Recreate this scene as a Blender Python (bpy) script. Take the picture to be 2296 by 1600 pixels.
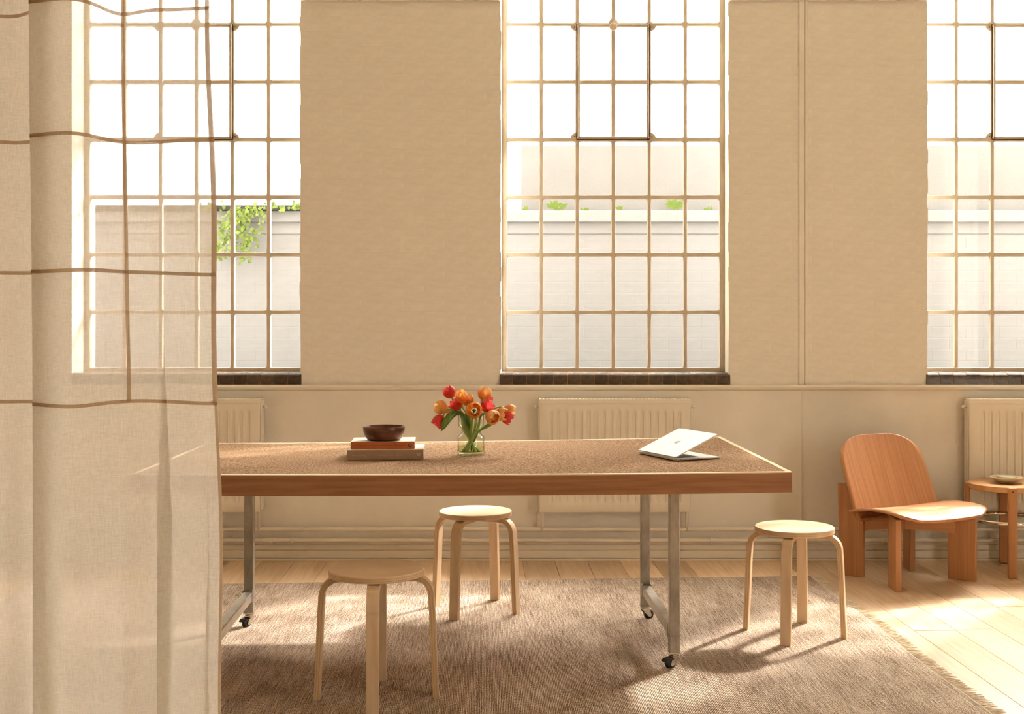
import bpy, math, random
from mathutils import Vector, Matrix

random.seed(7)
for o in list(bpy.data.objects):
    bpy.data.objects.remove(o, do_unlink=True)
scn = bpy.context.scene
COL = scn.collection
PI = math.pi

# ------------------------------------------------------------------ camera
FPX, CX, CY, CAMZ = 2720.0, 1255.0, 728.0, 1.295      # focal length and principal point in pixels of 2296x1600
cam = bpy.data.cameras.new('camera')
cam.sensor_fit = 'HORIZONTAL'; cam.sensor_width = 36.0
cam.lens = 36.0 * FPX / 2296.0
cam.shift_x = (1148.0 - CX) / 2296.0
cam.shift_y = (CY - 800.0) / 2296.0
cam.clip_start = 0.05; cam.clip_end = 200
camo = bpy.data.objects.new('camera', cam); COL.objects.link(camo)
camo.location = (0, 0, CAMZ); camo.rotation_euler = (PI / 2, 0, 0)
scn.camera = camo

# ------------------------------------------------------------------ world, sun, exposure
SKY_COL = (1.0, 0.94, 0.855); SKY = 6.0
world = bpy.data.worlds.new('sky'); scn.world = world; world.use_nodes = True
bg = world.node_tree.nodes['Background']
bg.inputs['Color'].default_value = (*SKY_COL, 1); bg.inputs['Strength'].default_value = SKY
sun = bpy.data.lights.new('sun', 'SUN'); sun.energy = 9.5; sun.color = (1.0, 0.935, 0.85); sun.angle = math.radians(2.4)
suno = bpy.data.objects.new('sun', sun); COL.objects.link(suno)
SUN_TRAVEL = Vector((-0.65, -0.76, -0.80)).normalized()
suno.rotation_euler = SUN_TRAVEL.to_track_quat('-Z', 'Y').to_euler(); suno.location = (6, 12, 9)
# added wide second sun, mimics scatter by obscured panes; gives most of the light
haze = bpy.data.lights.new('sun_fill', 'SUN'); haze.energy = 38.0; haze.color = (1.0, 0.935, 0.85); haze.angle = math.radians(52)
fill_suno = bpy.data.objects.new('sun_fill', haze); COL.objects.link(fill_suno)
fill_suno.rotation_euler = suno.rotation_euler.copy(); fill_suno.location = (6.5, 12, 9)
vs = scn.view_settings
vs.view_transform = 'Standard'; vs.look = 'None'; vs.exposure = 0.32; vs.gamma = 1.0
try: vs.use_curve_mapping = False
except Exception: pass
scn.cycles.use_denoising = True
scn.cycles.max_bounces = 6; scn.cycles.diffuse_bounces = 4; scn.cycles.glossy_bounces = 3
scn.cycles.use_adaptive_sampling = True; scn.cycles.adaptive_threshold = 0.13
scn.cycles.transmission_bounces = 6; scn.cycles.transparent_max_bounces = 12
scn.cycles.sample_clamp_indirect = 6.0
scn.cycles.caustics_reflective = False; scn.cycles.caustics_refractive = False

# ------------------------------------------------------------------ helpers
def s2l(c):
    return tuple(((v / 255) / 12.92 if v / 255 <= 0.04045 else ((v / 255 + 0.055) / 1.055) ** 2.4) for v in c)
def hx(h):
    return s2l(tuple(int(h[i:i + 2], 16) for i in (0, 2, 4)))
def PX(px, Y): return (px - CX) * Y / FPX                  # world x seen at pixel column px, at depth Y
def PZ(py, Y): return CAMZ - (py - CY) * Y / FPX           # world z seen at pixel row py, at depth Y

class MB:
    """collects vertices and faces; build() links them as one mesh object"""
    def __init__(s): s.v = []; s.f = []; s.sm = []
    def add(s, vs_, fs_, smooth=False):
        b = len(s.v); s.v += [tuple(p) for p in vs_]
        for f in fs_: s.f.append(tuple(i + b for i in f)); s.sm.append(smooth)
        return s
    def box(s, x0, x1, y0, y1, z0, z1):
        v = [(x0, y0, z0), (x1, y0, z0), (x1, y1, z0), (x0, y1, z0), (x0, y0, z1), (x1, y0, z1), (x1, y1, z1), (x0, y1, z1)]
        return s.add(v, [(0, 3, 2, 1), (4, 5, 6, 7), (0, 1, 5, 4), (1, 2, 6, 5), (2, 3, 7, 6), (3, 0, 4, 7)])
    def lathe(s, prof, n=32, c=(0, 0, 0), smooth=True, close=False):
        vs_ = []; m = len(prof)
        for i in range(n):
            a = 2 * PI * i / n
            for r, z in prof: vs_.append((c[0] + r * math.cos(a), c[1] + r * math.sin(a), c[2] + z))
        fs_ = []
        for i in range(n):
            j = (i + 1) % n
            for k in range(m if close else m - 1):
                k2 = (k + 1) % m
                fs_.append((i * m + k, j * m + k, j * m + k2, i * m + k2))
        if not close:
            if prof[0][0] > 1e-6: fs_.append(tuple(i * m for i in range(n))[::-1])
            if prof[-1][0] > 1e-6: fs_.append(tuple(i * m + m - 1 for i in range(n)))
        return s.add(vs_, fs_, smooth)
    def tube(s, pts, rad, n=10, smooth=True, cap=True):
        pts = [Vector(p) for p in pts]; vs_ = []; up = Vector((0.13, 0.21, 1)).normalized()
        R = rad if isinstance(rad, (list, tuple)) else [rad] * len(pts)
        prev = None
        for i, p in enumerate(pts):
            t = (pts[min(i + 1, len(pts) - 1)] - pts[max(i - 1, 0)]).normalized()
            if prev is None:
                a = up.cross(t)
                if a.length < 1e-3: a = Vector((1, 0, 0)).cross(t)
                a.normalize()
            else:
                a = (prev - t * prev.dot(t)).normalized()
            prev = a; b = t.cross(a)
            for k in range(n):
                an = 2 * PI * k / n
                vs_.append(p + (a * math.cos(an) + b * math.sin(an)) * R[i])
        fs_ = [(i * n + k, i * n + (k + 1) % n, (i + 1) * n + (k + 1) % n, (i + 1) * n + k) for i in range(len(pts) - 1) for k in range(n)]
        if cap: fs_ += [tuple(range(n))[::-1], tuple((len(pts) - 1) * n + k for k in range(n))]
        return s.add(vs_, fs_, smooth)
    def prism(s, poly, y0, y1):
        """polygon in (x,z), extruded in y"""
        n = len(poly)
        v = [(x, y0, z) for x, z in poly] + [(x, y1, z) for x, z in poly]
        f = [tuple(range(n)), tuple(range(2 * n - 1, n - 1, -1))] + [(i, i + n, (i + 1) % n + n, (i + 1) % n) for i in range(n)]
        return s.add(v, f)
    def prism_z(s, poly, z0, z1):
        n = len(poly)
        v = [(x, y, z0) for x, y in poly] + [(x, y, z1) for x, y in poly]
        f = [tuple(range(n))[::-1], tuple(range(n, 2 * n))] + [(i, (i + 1) % n, (i + 1) % n + n, i + n) for i in range(n)]
        return s.add(v, f)
    def prism_x(s, poly, x0, x1):
        """polygon in (y,z), extruded in x"""
        n = len(poly)
        v = [(x0, y, z) for y, z in poly] + [(x1, y, z) for y, z in poly]
        f = [tuple(range(n))[::-1], tuple(range(n, 2 * n))] + [(i, (i + 1) % n, (i + 1) % n + n, i + n) for i in range(n)]
        return s.add(v, f)
    def grid(s, fn, nu, nv, smooth=True):
        vs_ = [fn(i / nu, j / nv) for j in range(nv + 1) for i in range(nu + 1)]
        w = nu + 1
        return s.add(vs_, [(j * w + i, j * w + i + 1, (j + 1) * w + i + 1, (j + 1) * w + i) for j in range(nv) for i in range(nu)], smooth)
    def mesh(s, name, mat):
        me = bpy.data.meshes.new(name)
        me.from_pydata(s.v, [], s.f)
        me.polygons.foreach_set('use_smooth', s.sm)
        me.update()
        if mat: me.materials.append(mat)
        return me
    def build(s, name, mat, parent=None, bevel=0, seg=2, loc=None, rot=None, solid=0, fixn=True, sharp=None):
        me = s.mesh(name, mat)
        if fixn:
            import bmesh
            bm = bmesh.new(); bm.from_mesh(me); bmesh.ops.recalc_face_normals(bm, faces=bm.faces); bm.to_mesh(me); bm.free()
        if sharp: me.set_sharp_from_angle(angle=math.radians(sharp))
        return link(name, me, parent, bevel, seg, loc, rot, solid)

def link(name, me, parent=None, bevel=0, seg=2, loc=None, rot=None, solid=0):
    o = bpy.data.objects.new(name, me); COL.objects.link(o)
    if parent: o.parent = parent
    if loc is not None: o.location = loc
    if rot is not None: o.rotation_euler = rot
    if solid:
        m = o.modifiers.new('solid', 'SOLIDIFY'); m.thickness = abs(solid); m.offset = -1 if solid > 0 else 1
    if bevel:
        m = o.modifiers.new('bevel', 'BEVEL'); m.width = bevel; m.segments = seg; m.limit_method = 'ANGLE'; m.angle_limit = math.radians(40)
    return o

def tag(o, label=None, cat=None, group=None, kind=None):
    if label: o['label'] = label
    if cat: o['category'] = cat
    if group: o['group'] = group
    if kind: o['kind'] = kind
    return o
def thing(name, label, cat, loc=(0, 0, 0), rz=0, group=None, kind=None):
    o = bpy.data.objects.new(name, None); COL.objects.link(o)
    o.location = loc; o.rotation_euler = (0, 0, rz); o.empty_display_size = 0.05
    return tag(o, label, cat, group, kind)
def copy_tree(o, parent=None):
    c = o.copy(); COL.objects.link(c); c.parent = parent
    for ch in list(o.children): copy_tree(ch, c)
    return c

# ------------------------------------------------------------------ materials
class NT:
    def __init__(s, name):
        s.m = bpy.data.materials.new(name); s.m.use_nodes = True
        s.t = s.m.node_tree; s.n = s.t.nodes; s.l = s.t.links
        s.bsdf = s.n['Principled BSDF']; s.out = s.n['Material Output']
    def new(s, typ, **kw):
        nd = s.n.new(typ)
        for k, v in kw.items():
            if k in nd.inputs: nd.inputs[k].default_value = v
            else: setattr(nd, k, v)
        return nd
    def link(s, a, b): s.l.new(a, b)
    def coord(s, scale=(1, 1, 1), kind='Object', rot=(0, 0, 0)):
        tc = s.new('ShaderNodeTexCoord'); mp = s.new('ShaderNodeMapping')
        mp.inputs['Scale'].default_value = scale; mp.inputs['Rotation'].default_value = rot
        s.link(tc.outputs[kind], mp.inputs['Vector']); return mp.outputs['Vector']
    def ramp(s, fac, stops):
        r = s.new('ShaderNodeValToRGB'); el = r.color_ramp.elements
        while len(el) < len(stops): el.new(0.5)
        for e, (p, c) in zip(el, stops): e.position = p; e.color = (*c, 1)
        s.link(fac, r.inputs['Fac']); return r.outputs['Color']
    def noise(s, vec, scale, detail=4, rough=0.55, dist=0.0):
        n = s.new('ShaderNodeTexNoise'); n.inputs['Scale'].default_value = scale; n.inputs['Detail'].default_value = detail
        n.inputs['Roughness'].default_value = rough; n.inputs['Distortion'].default_value = dist
        if vec is not None: s.link(vec, n.inputs['Vector'])
        return n.outputs['Fac']
    def bump(s, h, strength, dist=0.01):
        b = s.new('ShaderNodeBump'); b.inputs['Strength'].default_value = strength; b.inputs['Distance'].default_value = dist
        s.link(h, b.inputs['Height']); s.link(b.outputs['Normal'], s.bsdf.inputs['Normal'])
    def base(s, c, rough=0.6, metal=0, spec=None):
        if isinstance(c, tuple): s.bsdf.inputs['Base Color'].default_value = (*c, 1)
        else: s.link(c, s.bsdf.inputs['Base Color'])
        s.bsdf.inputs['Roughness'].default_value = rough; s.bsdf.inputs['Metallic'].default_value = metal
        if spec is not None: s.bsdf.inputs['Specular IOR Level'].default_value = spec
        return s
    def random_mix(s, col, amount=0.25):
        """object-random darkening and lightening of a colour socket"""
        oi = s.new('ShaderNodeObjectInfo'); hs = s.new('ShaderNodeHueSaturation')
        mr = s.new('ShaderNodeMapRange'); mr.inputs['To Min'].default_value = 1 - amount; mr.inputs['To Max'].default_value = 1 + amount
        s.link(oi.outputs['Random'], mr.inputs['Value']); s.link(mr.outputs['Result'], hs.inputs['Value']); s.link(col, hs.inputs['Color'])
        return hs.outputs['Color']

def plain(name, c, rough=0.6, metal=0, spec=None):
    return NT(name).base(c, rough, metal, spec).m

def paint(name, c, var=0.05, bump=0.25, scale=9, rough=0.75):
    t = NT(name); v = t.coord()
    c2 = tuple(x * (1 - var) for x in c); c1 = tuple(min(1, x * (1 + var)) for x in c)
    t.base(t.ramp(t.noise(v, scale * 0.35, 5), [(0.3, c2), (0.7, c1)]), rough, 0, 0.25)
    t.bump(t.noise(v, scale * 14, 5), bump, 0.004); return t.m

def wood(name, dark, mid, light, stretch=(40, 40, 3), scale=1.0, rough=0.5, bump=0.06, rnd=0.0, ring=0.0):
    t = NT(name); v = t.coord(stretch)
    n1 = t.noise(v, scale, 6, 0.6, 0.3)
    col = t.ramp(n1, [(0.25, dark), (0.5, mid), (0.78, light)])
    if rnd: col = t.random_mix(col, rnd)
    t.base(col, rough, 0, 0.35); t.bump(n1, bump, 0.003); return t.m

M = {}
WALLC = (0.785, 0.74, 0.65)
M['wall'] = paint('wall paint', WALLC)
M['reveal'] = paint('reveal paint', (0.80, 0.72, 0.58))
M['ceil'] = paint('ceiling paint', (0.82, 0.74, 0.61))
M['trim'] = paint('trim gloss paint', (0.78, 0.715, 0.595), 0.04, 0.12, 9, 0.45)
M['radiator'] = paint('radiator enamel', (0.78, 0.715, 0.595), 0.02, 0.04, 9, 0.4)
M['steel_frame'] = paint('window frame paint', (0.56, 0.48, 0.37), 0.14, 0.5, 14, 0.6)
M['gap'] = plain('dark gap', (0.10, 0.06, 0.03), 0.9)  # plain dark brown for joints, sash gaps, screws and weld seams
M['outwall'] = paint('outside white paint', (0.315, 0.312, 0.31), 0.05, 0.35, 7)
M['outwall2'] = paint('dimmed outside paint', (0.245, 0.24, 0.232), 0.07, 0.35, 7)  # same outside paint, darkened to offset the upper wall's stronger sky light
M['outface'] = paint('grey bounce facing', (0.46, 0.46, 0.47), 0.1, 0.3, 5)  # neutral grey, set to weaken warm bounce light in the yard
M['ground'] = paint('yard ground', (0.42, 0.40, 0.36), 0.1, 0.3, 4)
M['coping'] = paint('dark slate coping', (0.06, 0.055, 0.05), 0.3, 0.4, 12)

def glass_pane(name, frost):
    t = NT(name); tr = t.new('ShaderNodeBsdfTransparent'); tr.inputs['Color'].default_value = (0.96, 0.96, 0.95, 1)
    gl = t.new('ShaderNodeBsdfGlossy'); gl.inputs['Roughness'].default_value = 0.03
    m1 = t.new('ShaderNodeMixShader'); m1.inputs['Fac'].default_value = 0.008
    t.link(tr.outputs[0], m1.inputs[1]); t.link(gl.outputs[0], m1.inputs[2])
    if frost:
        tl = t.new('ShaderNodeBsdfTranslucent'); tl.inputs['Color'].default_value = (0.9, 0.89, 0.86, 1)
        m2 = t.new('ShaderNodeMixShader')
        v = t.coord((1, 1, 0.5)); n = t.noise(v, 5, 5)
        mr = t.new('ShaderNodeMapRange'); mr.inputs['From Min'].default_value = 0.3; mr.inputs['From Max'].default_value = 0.7
        mr.inputs['To Min'].default_value = frost - 0.12; mr.inputs['To Max'].default_value = min(1, frost + 0.12)
        t.link(n, mr.inputs['Value']); t.link(mr.outputs['Result'], m2.inputs['Fac'])
        t.link(m1.outputs[0], m2.inputs[1]); t.link(tl.outputs[0], m2.inputs[2]); t.link(m2.outputs[0], t.out.inputs['Surface'])
    else:
        t.link(m1.outputs[0], t.out.inputs['Surface'])
    return t.m
M['pane'] = glass_pane('clear window glass', 0)
M['frosted'] = glass_pane('obscured window glass', 0.5)

def tile_mat():
    t = NT('brown glazed tile'); v = t.coord((1, 1, 1))
    n = t.noise(v, 34, 5, 0.6)
    col = t.random_mix(t.ramp(n, [(0.30, (0.028, 0.020, 0.013)), (0.56, (0.085, 0.060, 0.038)), (0.64, (0.34, 0.20, 0.11))]), 0.3)
    t.base(col, 0.28); t.bump(n, 0.15, 0.003); return t.m
M['tile'] = tile_mat()
M['mortar'] = paint('rusty joint mortar', (0.34, 0.17, 0.085), 0.45, 0.4, 40)

def floor_mat():
    t = NT('pale oak floorboard'); v = t.coord((26, 1.5, 26))
    n = t.noise(v, 1.6, 7, 0.62, 0.5)
    col = t.ramp(n, [(0.25, (0.53, 0.35, 0.195)), (0.5, (0.66, 0.475, 0.30)), (0.75, (0.75, 0.58, 0.41))])
    v2 = t.coord((1, 0.35, 1)); kn = t.noise(v2, 9, 2, 0.4)
    mx = t.new('ShaderNodeMixRGB'); mx.blend_type = 'MULTIPLY'; mx.inputs['Color2'].default_value = (0.5, 0.36, 0.24, 1)
    r = t.ramp(kn, [(0.71, (0, 0, 0)), (0.78, (1, 1, 1))])
    t.link(r, mx.inputs['Fac']); t.link(col, mx.inputs['Color1'])
    t.base(t.random_mix(mx.outputs['Color'], 0.2), 0.36, 0, 0.5); t.bump(n, 0.05, 0.002); return t.m
M['plank'] = floor_mat()

def rug_mat():
    t = NT('flat woven rug'); v = t.coord((1, 1, 1))
    a = t.noise(t.coord((260, 6, 1)), 1, 5, 0.7)            # long warp streaks
    b = t.noise(t.coord((330, 90, 1)), 1, 3, 0.6)           # knots
    mx = t.new('ShaderNodeMixRGB'); mx.inputs['Fac'].default_value = 0.55; t.link(a, mx.inputs['Color1']); t.link(b, mx.inputs['Color2'])
    big = t.noise(t.coord((5, 2, 1)), 1.0, 3)
    add = t.new('ShaderNodeMath'); add.operation = 'MULTIPLY_ADD'; add.inputs[1].default_value = 0.16; t.link(big, add.inputs[0]); t.link(mx.outputs['Color'], add.inputs[2])
    col = t.ramp(add.outputs[0], [(0.43, (0.065, 0.036, 0.023)), (0.52, (0.26, 0.178, 0.125)), (0.60, (0.53, 0.415, 0.32)), (0.69, (0.78, 0.665, 0.545))])
    t.base(col, 0.95, 0, 0.05)
    wv = t.new('ShaderNodeTexWave'); wv.inputs['Scale'].default_value = 55; wv.inputs['Distortion'].default_value = 1.5; wv.bands_direction = 'X'
    t.link(v, wv.inputs['Vector']); ad = t.new('ShaderNodeMath'); ad.operation = 'ADD'; t.link(wv.outputs['Fac'], ad.inputs[0]); t.link(b, ad.inputs[1])
    t.bump(ad.outputs[0], 0.6, 0.006); return t.m
M['rug'] = rug_mat()
M['fringe'] = paint('rug fringe cotton', (0.62, 0.52, 0.39), 0.15, 0.2, 60, 0.95)

def cork_mat():
    t = NT('cork linoleum'); v = t.coord()
    n = t.noise(v, 150, 3, 0.7); n2 = t.noise(v, 380, 2, 0.5); n3 = t.noise(t.coord((3, 3, 1)), 1, 2)
    mx = t.new('ShaderNodeMixRGB'); mx.inputs['Fac'].default_value = 0.45; t.link(n, mx.inputs['Color1']); t.link(n2, mx.inputs['Color2'])
    col = t.ramp(mx.outputs['Color'], [(0.39, (0.035, 0.018, 0.009)), (0.46, (0.20, 0.118, 0.066)), (0.54, (0.32, 0.205, 0.122)), (0.63, (0.55, 0.40, 0.265))])
    t.base(col, 0.95, 0, 0.03); t.bump(n, 0.25, 0.003); return t.m
M['cork'] = cork_mat()
M['apron'] = wood('reddish oak veneer', (0.21, 0.086, 0.036), (0.32, 0.138, 0.062), (0.41, 0.19, 0.088), (2.2, 30, 46), 1.4, 0.45)
M['edge'] = wood('pale ply edge', (0.62, 0.46, 0.29), (0.72, 0.56, 0.37), (0.78, 0.63, 0.44), (3, 30, 30), 1.2, 0.5)
M['birch'] = wood('birch face', (0.58, 0.40, 0.245), (0.66, 0.48, 0.305), (0.72, 0.545, 0.365), (30, 30, 3), 1.3, 0.4)
M['birch_seat'] = wood('birch seat', (0.60, 0.425, 0.265), (0.68, 0.505, 0.33), (0.74, 0.575, 0.395), (3, 30, 30), 1.3, 0.38)

def ply_mat():
    t = NT('laminated birch edge'); tc = t.new('ShaderNodeTexCoord'); 
    n = t.noise(t.coord((30, 30, 3)), 1.3, 5)
    sep = t.new('ShaderNodeSeparateXYZ'); uv = t.new('ShaderNodeUVMap'); t.link(uv.outputs['UV'], sep.inputs[0])
    r = t.ramp(sep.outputs['X'], [(0.0, (0.70, 0.50, 0.30)), (0.24, (0.70, 0.50, 0.30)), (0.27, (0.36, 0.19, 0.09)), (0.33, (0.66, 0.46, 0.27)), (0.64, (0.70, 0.50, 0.30)), (0.68, (0.40, 0.22, 0.10)), (0.74, (0.68, 0.48, 0.28))])
    mx = t.new('ShaderNodeMixRGB'); mx.blend_type = 'MULTIPLY'; mx.inputs['Fac'].default_value = 0.5
    t.link(r, mx.inputs['Color1']); t.link(t.ramp(n, [(0.3, (0.75, 0.7, 0.62)), (0.7, (1, 1, 1))]), mx.inputs['Color2'])
    t.base(mx.outputs['Color'], 0.5); return t.m
M['ply'] = ply_mat()
M['oak'] = wood('honey oak veneer', (0.365, 0.152, 0.06), (0.45, 0.205, 0.087), (0.53, 0.272, 0.126), (70, 3, 1.6), 1.2, 0.38)
M['oak_seat'] = wood('honey oak seat veneer', (0.365, 0.152, 0.06), (0.45, 0.205, 0.087), (0.53, 0.272, 0.126), (70, 1.6, 3), 1.2, 0.34)
M['oak_rail'] = wood('honey oak rail', (0.365, 0.152, 0.06), (0.45, 0.205, 0.087), (0.53, 0.272, 0.126), (1.6, 3, 70), 1.2, 0.38)
M['oak_light'] = wood('light oak top', (0.50, 0.26, 0.11), (0.60, 0.34, 0.155), (0.66, 0.41, 0.21), (3, 26, 30), 1.2, 0.4)
M['rubber'] = plain('black rubber', (0.012, 0.011, 0.010), 0.45)
def galv():
    t = NT('galvanised steel'); n = t.noise(t.coord((1, 1, 0.4)), 26, 5, 0.6)
    t.base(t.ramp(n, [(0.3, (0.30, 0.275, 0.235)), (0.7, (0.50, 0.47, 0.41))]), 0.34, 0.9); t.bump(n, 0.08, 0.002); return t.m
M['galv'] = galv()
M['chrome'] = plain('polished steel', (0.80, 0.76, 0.68), 0.06, 1.0)
M['zinc'] = plain('zinc plated steel', (0.62, 0.58, 0.50), 0.25, 1.0)

# ------------------------------------------------------------------ the room
YW = 6.70            # inner face of the window wall
YF = 6.90            # plane of the steel windows
XL, XR, YB, ZC = -5.2, 4.0, -4.4, 4.2
PITX, PITZ = 0.2045, 0.3265
WZ0 = 1.041; NROW = 8; WZ1 = WZ0 + NROW * PITZ
WCX = [-2.063, 0.304, 2.660]; WHALF = 0.632
SILL = 0.965

def struct(o): return tag(o, kind='structure')

# floor slab and boards
fl = MB().box(XL, XR, YB, YW + 0.3, -0.12, -0.006).build('floor', M['plank']); struct(fl)
ang = math.radians(3.85)
bw = 0.178; gap = 0.0016
ux, uy = math.cos(ang), math.sin(ang)              # across the boards; boards run along (-uy, ux)
pm = {}
def plank_mesh(L):
    L = round(L, 2)
    if L not in pm:
        b = MB(); x0, x1, c, t = -bw / 2 + gap / 2, bw / 2 - gap / 2, 0.0012, 0.006
        v = [(x0, 0, -t), (x1, 0, -t), (x1, L, -t), (x0, L, -t), (x0, 0, -c), (x1, 0, -c), (x1, L, -c), (x0, L, -c),
             (x0 + c, c, 0), (x1 - c, c, 0), (x1 - c, L - c, 0), (x0 + c, L - c, 0)]
        f = [(0, 1, 5, 4), (1, 2, 6, 5), (2, 3, 7, 6), (3, 0, 4, 7), (4, 5, 9, 8), (5, 6, 10, 9), (6, 7, 11, 10), (7, 4, 8, 11), (8, 9, 10, 11)]
        b.add(v, f); pm[L] = b.mesh('plank', M['plank'])
    return pm[L]
for i in range(-22, 22):
    cx0 = i * bw + 0.06
    ends = [6.66 + 0.02]
    y = 6.68 - random.uniform(0.5, 2.0)
    while y > 1.2: ends.append(y); y -= random.uniform(1.6, 2.3)
    ends.append(1.2)
    for a, b in zip(ends[:-1], ends[1:]):
        L = a - b - 0.0015
        if L < 0.15: continue
        # origin of the strip: cross-point at y = 6.68
        s = (b - 6.68) / ux
        o = link('plank', plank_mesh(L / ux), fl)
        o.location = (cx0 / ux - uy * s, 6.68 + ux * s - 0.0, 0); o.rotation_euler = (0, 0, ang)

# window wall with three openings
w = MB()
w.box(XL, XR, YW, YW + 0.33, -0.1, SILL)
edges = [XL]
for c in WCX: edges += [c - WHALF, c + WHALF]
edges += [XR]
for a, b in zip(edges[0::2], edges[1::2]): w.box(a, b, YW, YW + 0.33, SILL, WZ1)
w.box(XL, XR, YW, YW + 0.33, WZ1, ZC)
wb = w.build('wall_back', M['wall']); struct(wb)
ex = MB(); ye = YW + 0.33
ex.box(XL, XR, ye, ye + 0.01, -0.1, SILL); ex.box(XL, XR, ye, ye + 0.01, WZ1, ZC)
for a, b in zip(edges[0::2], edges[1::2]): ex.box(a, b, ye, ye + 0.01, SILL, WZ1)
ex.build('bounce_face', M['outface'], wb)  # unseen facing added to tame sun bounce onto the yard wall
# painted bricks of the two piers between the windows
def brick_mesh():
    c = 0.045
    v = [(-.5, 0.03, -.5), (.5, 0.03, -.5), (.5, 0.03, .5), (-.5, 0.03, .5), (-.5, 0.0004, -.5), (.5, 0.0004, -.5), (.5, 0.0004, .5), (-.5, 0.0004, .5),
         (-.5 + c * .35, 0, -.5 + c), (.5 - c * .35, 0, -.5 + c), (.5 - c * .35, 0, .5 - c), (-.5 + c * .35, 0, .5 - c)]
    f = [(0, 1, 5, 4), (1, 2, 6, 5), (2, 3, 7, 6), (3, 0, 4, 7), (4, 5, 9, 8), (5, 6, 10, 9), (6, 7, 11, 10), (7, 4, 8, 11), (8, 9, 10, 11)]
    return MB().add(v, f).mesh('brick', M['wall'])
bkm = brick_mesh()
CRS = 0.0812
def bricks(parent, x0, x1, z0, z1, y, ln, crs, mesh, joint, wob, proud):
    z = z0; r = 0
    while z < z1 - crs * 0.5:
        x = x0 - (ln / 2 if r % 2 else 0)
        while x < x1 - 0.01:
            a, b = max(x, x0), min(x + ln, x1)
            if b - a > 0.03:
                ja = joint if a > x0 + 1e-4 else -random.uniform(0.0, wob)
                jb = joint if b < x1 - 1e-4 else -random.uniform(0.0, wob)
                o = link('brick', mesh, parent)
                o.location = ((a + ja + b - jb) / 2, y - proud * random.uniform(0.5, 1.4), z + crs / 2)
                o.scale = (b - a - ja - jb, 1, crs - 2 * joint)
                o.rotation_euler = (0, random.uniform(-.004, .004), random.uniform(-.002, .002))
            x += ln
        z += crs; r += 1
for a, b in ((edges[2], edges[3]), (edges[4], edges[5])):
    bricks(wb, a, b, SILL + 0.002, 3.078, YW, 0.228, CRS, bkm, 0.0005, 0.007, 0.00025)
# rail high on the wall, only its lower edge in view
for k, (a, b) in enumerate(((edges[0], edges[1]), (edges[2], edges[3]), (edges[4], edges[5]), (edges[6], edges[7]))):
    MB().box(a, b, YW - 0.02, YW, 3.081, 3.24).build('rail', M['wall'], wb, 0.006)
# dado moulding, thicker lower wall panel left of the joint
XJ = PX(1798, YW)
MB().box(XL, XJ, YW - 0.012, YW, 0.0, SILL - 0.03).build('panel', M['wall'], wb, 0.008, 3)
prof = [(YW, SILL - 0.034), (YW - 0.014, SILL - 0.030), (YW - 0.026, SILL - 0.022), (YW - 0.030, SILL - 0.012), (YW - 0.026, SILL - 0.003), (YW - 0.02, SILL), (YW, SILL)]
struct(MB().prism_x(prof, XL, XR).build('trim_1', M['trim']))
# vertical cover strips in the right pier, with the dark joint between them
t2 = MB().box(PX(1791.5, YW), PX(1803, YW), YW - 0.008, YW, SILL, 3.081).build('trim_2', M['wall'], None, 0.002); struct(t2)
MB().box(PX(1804.6, YW), PX(1811, YW), YW - 0.008, YW, SILL, 3.081).build('cover_strip', M['wall'], t2, 0.002)
MB().box(PX(1803, YW), PX(1804.6, YW), YW - 0.004, YW, SILL, 3.081).build('joint', M['gap'], t2)
# stepped skirting
sk = [(YW, 0.115), (YW - 0.012, 0.113), (YW - 0.018, 0.102), (YW - 0.022, 0.100), (YW - 0.022, 0.088), (YW - 0.030, 0.084), (YW - 0.030, 0.060), (YW - 0.027, 0.057), (YW - 0.034, 0.054), (YW - 0.036, 0.030), (YW - 0.036, 0.016), (YW - 0.030, 0.013), (YW - 0.040, 0.011), (YW - 0.040, 0.0), (YW, 0.0)]
struct(MB().prism_x(sk, XL, XR).build('baseboard_back', M['trim']))
# remaining shell: side walls, rear wall behind the camera, ceiling, yard
struct(MB().box(XL - 0.3, XL, YB - 0.3, YW + 0.33, -0.1, ZC).build('wall_left', M['wall']))
RO0, RO1 = 1.2, 2.2; wq = MB(); wq.box(XR, XR + 0.3, YB - 0.3, RO0, -0.1, ZC); wq.box(XR, XR + 0.3, RO1, YW + 0.33, -0.1, ZC)
wq.box(XR, XR + 0.3, RO0, RO1, -0.1, 0.15); wq.box(XR, XR + 0.3, RO0, RO1, 3.4, ZC)
struct(wq.build('wall_right', M['wall']))              # unseen tall opening added on the right to let in fill daylight
struct(MB().box(XL - 0.3, XR + 0.3, YB - 0.3, YW + 0.33, ZC, ZC + 0.3).build('ceiling', M['ceil']))
wr = MB(); wr.box(XL, XR, YB - 0.3, YB, -0.1, 0.5); wr.box(XL, XR, YB - 0.3, YB, 3.7, ZC)
RW = []
xs = [XL] + [v for p in RW for v in p] + [XR]
for a, b in zip(xs[0::2], xs[1::2]): wr.box(a, b, YB - 0.3, YB, 0.5, 3.7)
struct(wr.build('wall_front', M['wall']))
struct(MB().box(-30, 30, -30, 30, -0.3, -0.125).build('ground', M['ground']))

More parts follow.
